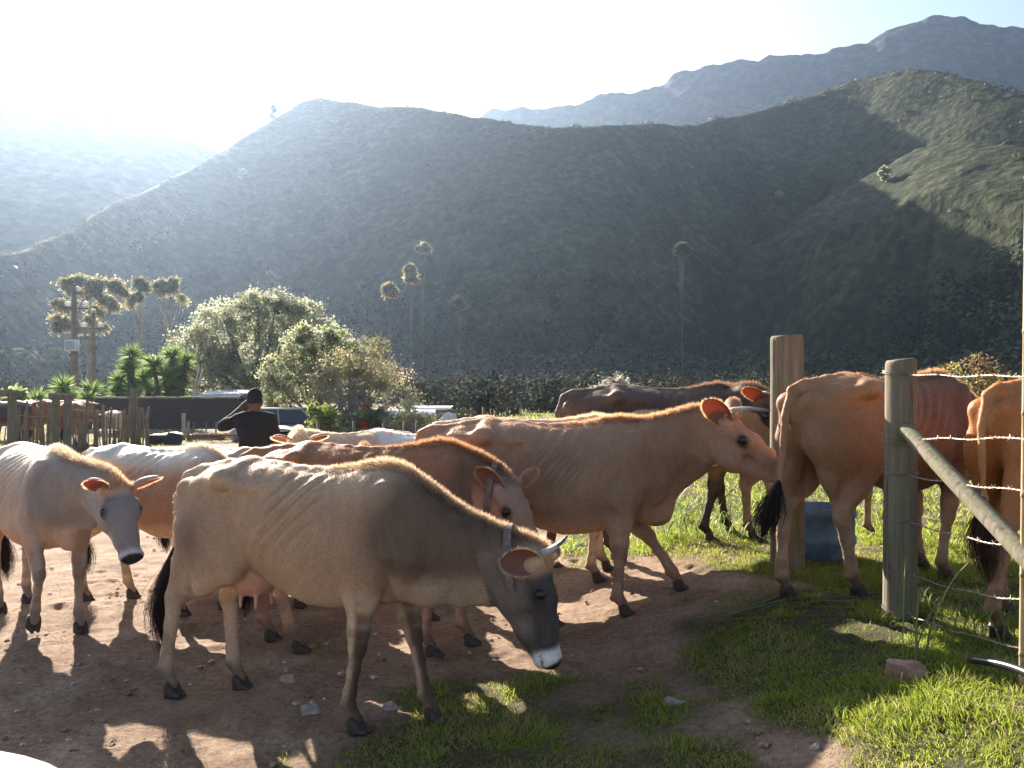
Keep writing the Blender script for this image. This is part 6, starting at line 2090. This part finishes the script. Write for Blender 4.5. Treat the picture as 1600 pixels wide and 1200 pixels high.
def trough(rt):
    n = 26; th = np.linspace(0, 2 * math.pi, n, endpoint=False)
    prof = [(1.0, 0), (1.06, .14), (1.05, .26), (.98, .27), (.95, .08), (0, .06)]
    V = np.array([[a * .50 * math.cos(q), a * .30 * math.sin(q), z] for a, z in prof for q in th])
    Q = [[i * n + j, i * n + (j + 1) % n, (i + 1) * n + (j + 1) % n, (i + 1) * n + j] for i in range(len(prof) - 1) for j in range(n)]
    mb = MB(); mb.add(V, Q); mb.build('basin', mat_plain('rubber', (.035, .035, .035), .7), rt, smooth=True, usecol=False)
    mb = MB()
    g = np.linspace(-1, 1, 9)
    X, Y = np.meshgrid(g * .36, g * .2, indexing='ij')
    Z = .27 + .05 * (n2(X, Y, .15, 5) - .3) + .05 * np.exp(-((X - .15) / .15) ** 2)
    V = np.stack([X + .12, Y, Z], -1).reshape(-1, 3)
    Q = [[i * 9 + j, (i + 1) * 9 + j, (i + 1) * 9 + j + 1, i * 9 + j + 1] for i in range(8) for j in range(8)]
    V2 = np.vstack([V, V - [0, 0, .015]]); Q2 = Q + [[81 + a for a in q[::-1]] for q in Q]
    mb.add(V2, Q2); mb.build('cover', mat_plain('white_sheet', (.6, .6, .58), .6), rt, smooth=True, usecol=False)
prop('water_trough', 'oval black rubber trough with a white cover by the track', 'trough', at(256, 25.5), trough)
def booth(rt):
    mb = MB(); mb.box((0, 0, .32), (.85, .6, .64), bevel=.02); mb.build('box', mat_plain('darkwood', (.035, .028, .025), .8, noise=(6, .4)), rt, usecol=False)
    mb = MB(); mb.box((0, 0, .70), (1.0, .75, .04), M=Matrix.Rotation(R(7), 3, 'Y'), bevel=.01); mb.build('lid', mat_plain('sheet', (.25, .22, .20), .6), rt, usecol=False)
prop('feed_bunker', 'dark wooden feed box with sloping lid right of the person', 'feed box', at(452, 20), booth)
def tarp(rt):
    S = SDF((-.4, -.3, -.05), (.4, .3, .3), .022)
    for (x, y, z, a) in ((-.14, 0, .1, .13), (.1, .04, .09, .12), (0, -.05, .13, .1), (.2, 0, .06, .07)): S.ell((x, y, z), (a, a * .8, a * .7), None, .05)
    V, Fc = S.mesh(1); V += (fbm(V, .1, 3, 2) - .5)[:, None] * .05
    np_mesh('sheet', V, Fc, mat_plain('orange_sheet', (.62, .10, .03), .6), rt, True)
prop('orange_tarpaulin', 'crumpled orange tarpaulin bundle behind the person shoulder', 'tarpaulin', at(420, 21, .72), tarp)
def stand(rt):
    mb = MB(); mb.box((0, 0, .36), (.7, .5, .04), bevel=.01); mb.build('top', MATS['oldwood'], rt, usecol=False)
    for sx in (-1, 1):
        for sy in (-1, 1):
            mb = MB(); mb.box((sx * .28, sy * .18, .17), (.05, .05, .34), bevel=.008); mb.build('leg', MATS['oldwood'], rt, usecol=False)
prop('rough_table', 'rough timber table carrying the orange tarpaulin', 'table', at(420, 21, .34), stand) if False else None
def table(rt):
    mb = MB(); mb.box((0, 0, .69), (.8, .5, .05), bevel=.01); mb.build('top', MATS['oldwood'], rt, usecol=False)
    for sx in (-1, 1):
        for sy in (-1, 1):
            mb = MB(); mb.box((sx * .33, sy * .18, .335), (.06, .06, .67), bevel=.008); mb.build('leg', MATS['oldwood'], rt, usecol=False)
prop('rough_table', 'rough timber table carrying the orange tarpaulin', 'table', at(420, 21), table)

# wire netting pen with pale leaning pickets
def mesh_fence():
    root = empty('wire_fence', (0, 0, 0), label='wire netting fence with pale leaning pickets behind the herd', cat='fence')
    d = 16.0
    r = np.random.default_rng(4)
    for i, u in enumerate((497, 552, 601, 632, 650, 672, 690, 720)):
        stake(root, (u - 800) / F * d, d, 1.0 - .0 * i + r.uniform(-.08, .05), .03, r.normal() * .03, 200 + i, name='post')
    for i, u in enumerate(np.arange(556, 606, 8.5)):
        x = (u - 800) / F * d
        z = gzs(x, d + .3)
        mb = MB(); mb.box((x, d + .3, z + .42), (.045, .015, .86), M=Matrix.Rotation(R(14 + r.normal() * 2), 3, 'Y'), bevel=.003) if False else mb.tube([(x - .1, d + .3, z - .05), (x + .10, d + .3, z + .86)], .022, 4)
        mb.build('picket', mat_plain('pale_picket', (.42, .38, .33), .8), root, usecol=False)
    mb = MB()
    us_ = np.linspace(497, 735, 60)
    for z in (.92, .76, .58, .40, .22):
        mb.tube([((u - 800) / F * d, d, z + .03 * math.sin(u * .06 + z * 9) + gzs((u - 800) / F * d, d)) for u in us_], .0045, 4)
    for u in np.arange(500, 600, 3.2):
        x = (u - 800) / F * d
        g = gzs(x, d)
        mb.tube([(x, d, g + .05), (x + .01, d, g + .92)], .0028, 3)
    mb.build('netting', MATS['wire'], root, usecol=False)
mesh_fence()
def bag(rt):
    S = SDF((-.3, -.25, -.1), (.3, .25, .75), .022)
    r = np.random.default_rng(8)
    for _ in range(16):
        a = r.uniform(.05, .11)
        S.ell((r.normal() * .09, r.normal() * .06, r.uniform(.05, .58)), (a, a, a), None, .05)
    V, Fc = S.mesh(1); V += (fbm(V, .08, 3, 2) - .5)[:, None] * .07
    np_mesh('sheet', V, Fc, mat_plain('plastic_sheet', (.55, .54, .52), .5, noise=(12, .3)), rt, True)
prop('plastic_sheet', 'torn white plastic sheeting bunched on the corner of the netting', 'plastic sheet', at(484, 15.8, .22), bag)

# boards and posts right of the netting
def cattle_boards():
    d = 22.0
    root = empty('board_pen', (0, 0, 0), label='weathered board pen with posts showing above the big rufous cow rump', cat='pen')
    r = np.random.default_rng(6)
    for i, (u, vt, w) in enumerate(((682, 640, 4), (712, 641, 4), (739, 637, 7), (757, 636, 6), (774, 643, 5), (790, 648, 4), (727, 648, 6))):
        x = (u - 800) / F * d
        stake(root, x, d, HC - (vt - 600) / F * d - gzs(x, d), w * d / F / 2, 0.0, 300 + i, mat=MATS['rust'] if i == 3 else None, name='post')
    for i, (ua, ub, v) in enumerate(((681, 737, 643), (714, 734, 651), (714, 800, 657), (681, 800, 668), (681, 800, 680))):
        xa, xb = (ua - 800) / F * d, (ub - 800) / F * d
        z = HC - (v - 600) / F * d
        mb = MB(); mb.box(((xa + xb) / 2, d - .08, z), (xb - xa, .03, .10), bevel=.008)
        mb.build('board', MATS['oldwood'], root, usecol=False)
cattle_boards()
def sack(rt):
    S = SDF((-.35, -.3, -.05), (.35, .3, .5), .022)
    S.ell((0, 0, .2), (.20, .13, .19), None, .05); S.ell((.08, 0, .25), (.12, .10, .12), None, .05); S.ell((-.1, 0, .12), (.12, .1, .12), None, .05)
    V, Fc = S.mesh(1); V += (fbm(V, .09, 3, 2) - .5)[:, None] * .05
    np_mesh('bag', V, Fc, mat_plain('white_sack', (.62, .61, .57), .7, noise=(20, .2)), rt, True)
prop('feed_sack', 'white feed sack hung on the board pen', 'sack', at(701, 21.8, .62), sack)

# leaning poles beside the yuccas
for i, (ua, va, ub, vb) in enumerate(((303, 608, 312, 572), (307, 608, 317, 578))):
    d = 33
    a_, b_ = np.array(P(ua, d, va)), np.array(P(ub, d, vb))
    a_ = b_ + (a_ - b_) * ((b_[2] + .1) / (b_[2] - a_[2]))
    mb = MB(); mb.tube([a_, (a_ + b_) / 2 + [.02, 0, 0], b_], [.03, .027, .022], 6)
    tag(mb.build('leaning_pole', mat_plain('pale_pole', (.42, .38, .32), .8), smooth=True, usecol=False), ['pale thin pole leaning steeply beside the yucca thicket', 'shorter pale pole leaning just right of the steep one'][i], 'pole', 'leaning poles by the yuccas')

# ------------------------------------------------------------------ power poles
MATS['insul'] = mat_leaf('glass_insulator', 1.0, .6, .15)
def power_pole(u, vt, d, w, label, ins, box=None, arm=None):
    x = (u - 800) / F * d
    g = gzs(x, d)
    top = HC - (vt - 600) / F * d - g
    rt = empty('power_pole', (x, d, g), label=label, cat='power pole', group='power poles by the kraal')
    mb = MB(); mb.tube([(0, 0, -.3), (0, 0, top * .5), (0, 0, top)], [w * .55, w * .48, w * .4], 12)
    mb.build('pole', mat_plain('pole_wood', (.24, .19, .14), .85, noise=(4, .3)), rt, smooth=True, usecol=False)
    loc = lambda uu, vv: np.array([(uu - u) / F * d, 0, HC - (vv - 600) / F * d - g])
    for a, b in (arm or []):
        A, B = loc(*a), loc(*b)
        mb = MB(); c = (A + B) / 2
        mb.tube([A, B], .045, 6); mb.build('crossarm', MATS['oldwood'], rt, usecol=False)
    for (uu, vv, s) in ins:
        c = loc(uu, vv)
        mb = MB()
        for q in range(3 if s > .6 else 2):
            r_ = .17 * s
            mb.tube([c + [0, -.02, (q - 1) * .085 * s + .0], c + [0, -.02, (q - 1) * .085 * s + .03 * s], c + [0, -.02, (q - 1) * .085 * s + .06 * s]], [r_, r_ * .8, r_ * .25], 12, (.88, .9, .9))
        mb.tube([c + [0, -.02, -.16 * s], c + [0, -.02, .16 * s]], .02, 6, (.5, .5, .5))
        mb.build('insulator', MATS['insul'], rt, smooth=True)
    if box:
        c = loc(*box)
        mb = MB(); mb.box(c + [0, -.32, 0], (.62, .42, .58), bevel=.04); tr = mb.build('transformer', mat_plain('transformer_paint', (.66, .69, .71), .5, noise=(3, .15)), rt, usecol=False)
        mb = MB()
        for q in range(5): mb.box(c + [-.2 + q * .1, -.55, -.02], (.03, .06, .42), bevel=.01)
        mb.build('cooling_fin', mat_plain('fin_paint', (.36, .38, .40), .5), tr, usecol=False)
        mb = MB()
        for q in (-.15, .0, .15): mb.tube([c + [q, -.32, .29], c + [q, -.32, .42]], [.04, .02], 8)
        mb.build('bushing', mat_plain('bushing', (.35, .2, .15), .3), tr, usecol=False)
power_pole(116, 446, 46, .33, 'thick power pole carrying the grey transformer box', [(121, 452, 1), (106, 475, 1), (135, 475, 1)], (117, 540), [((104, 482), (137, 482)), ((116, 458), (121, 458))])
power_pole(146, 486, 47, .25, 'thinner power pole with two tiers of insulators, no transformer', [(146, 486, .9), (132, 508, 1), (158, 508, 1), (128, 523, .5), (137, 523, .5), (151, 523, .5)], None, [((130, 513), (160, 513)), ((126, 529), (155, 529))])
# ------------------------------------------------------------------ the hazy air
def build_haze():
    m = bpy.data.materials.new('haze_air'); m.use_nodes = True
    nt = m.node_tree
    nt.nodes.remove(nt.nodes['Principled BSDF'])
    pv = nt.nodes.new('ShaderNodeVolumePrincipled')
    pv.inputs['Color'].default_value = (.53, .71, 1.0, 1)
    pv.inputs['Density'].default_value = HAZE_D
    pv.inputs['Anisotropy'].default_value = HAZE_G
    nt.links.new(pv.outputs[0], nt.nodes['Material Output'].inputs['Volume'])
    mb = MB(); mb.box((0, 600, 206), (4600, 3400, 420))
    o = mb.build('haze', m, usecol=False)
    tag(o, 'pale sunlit haze filling the valley air', 'haze', kind='stuff')
HAZE_D, HAZE_G = .00017, .71
build_haze()
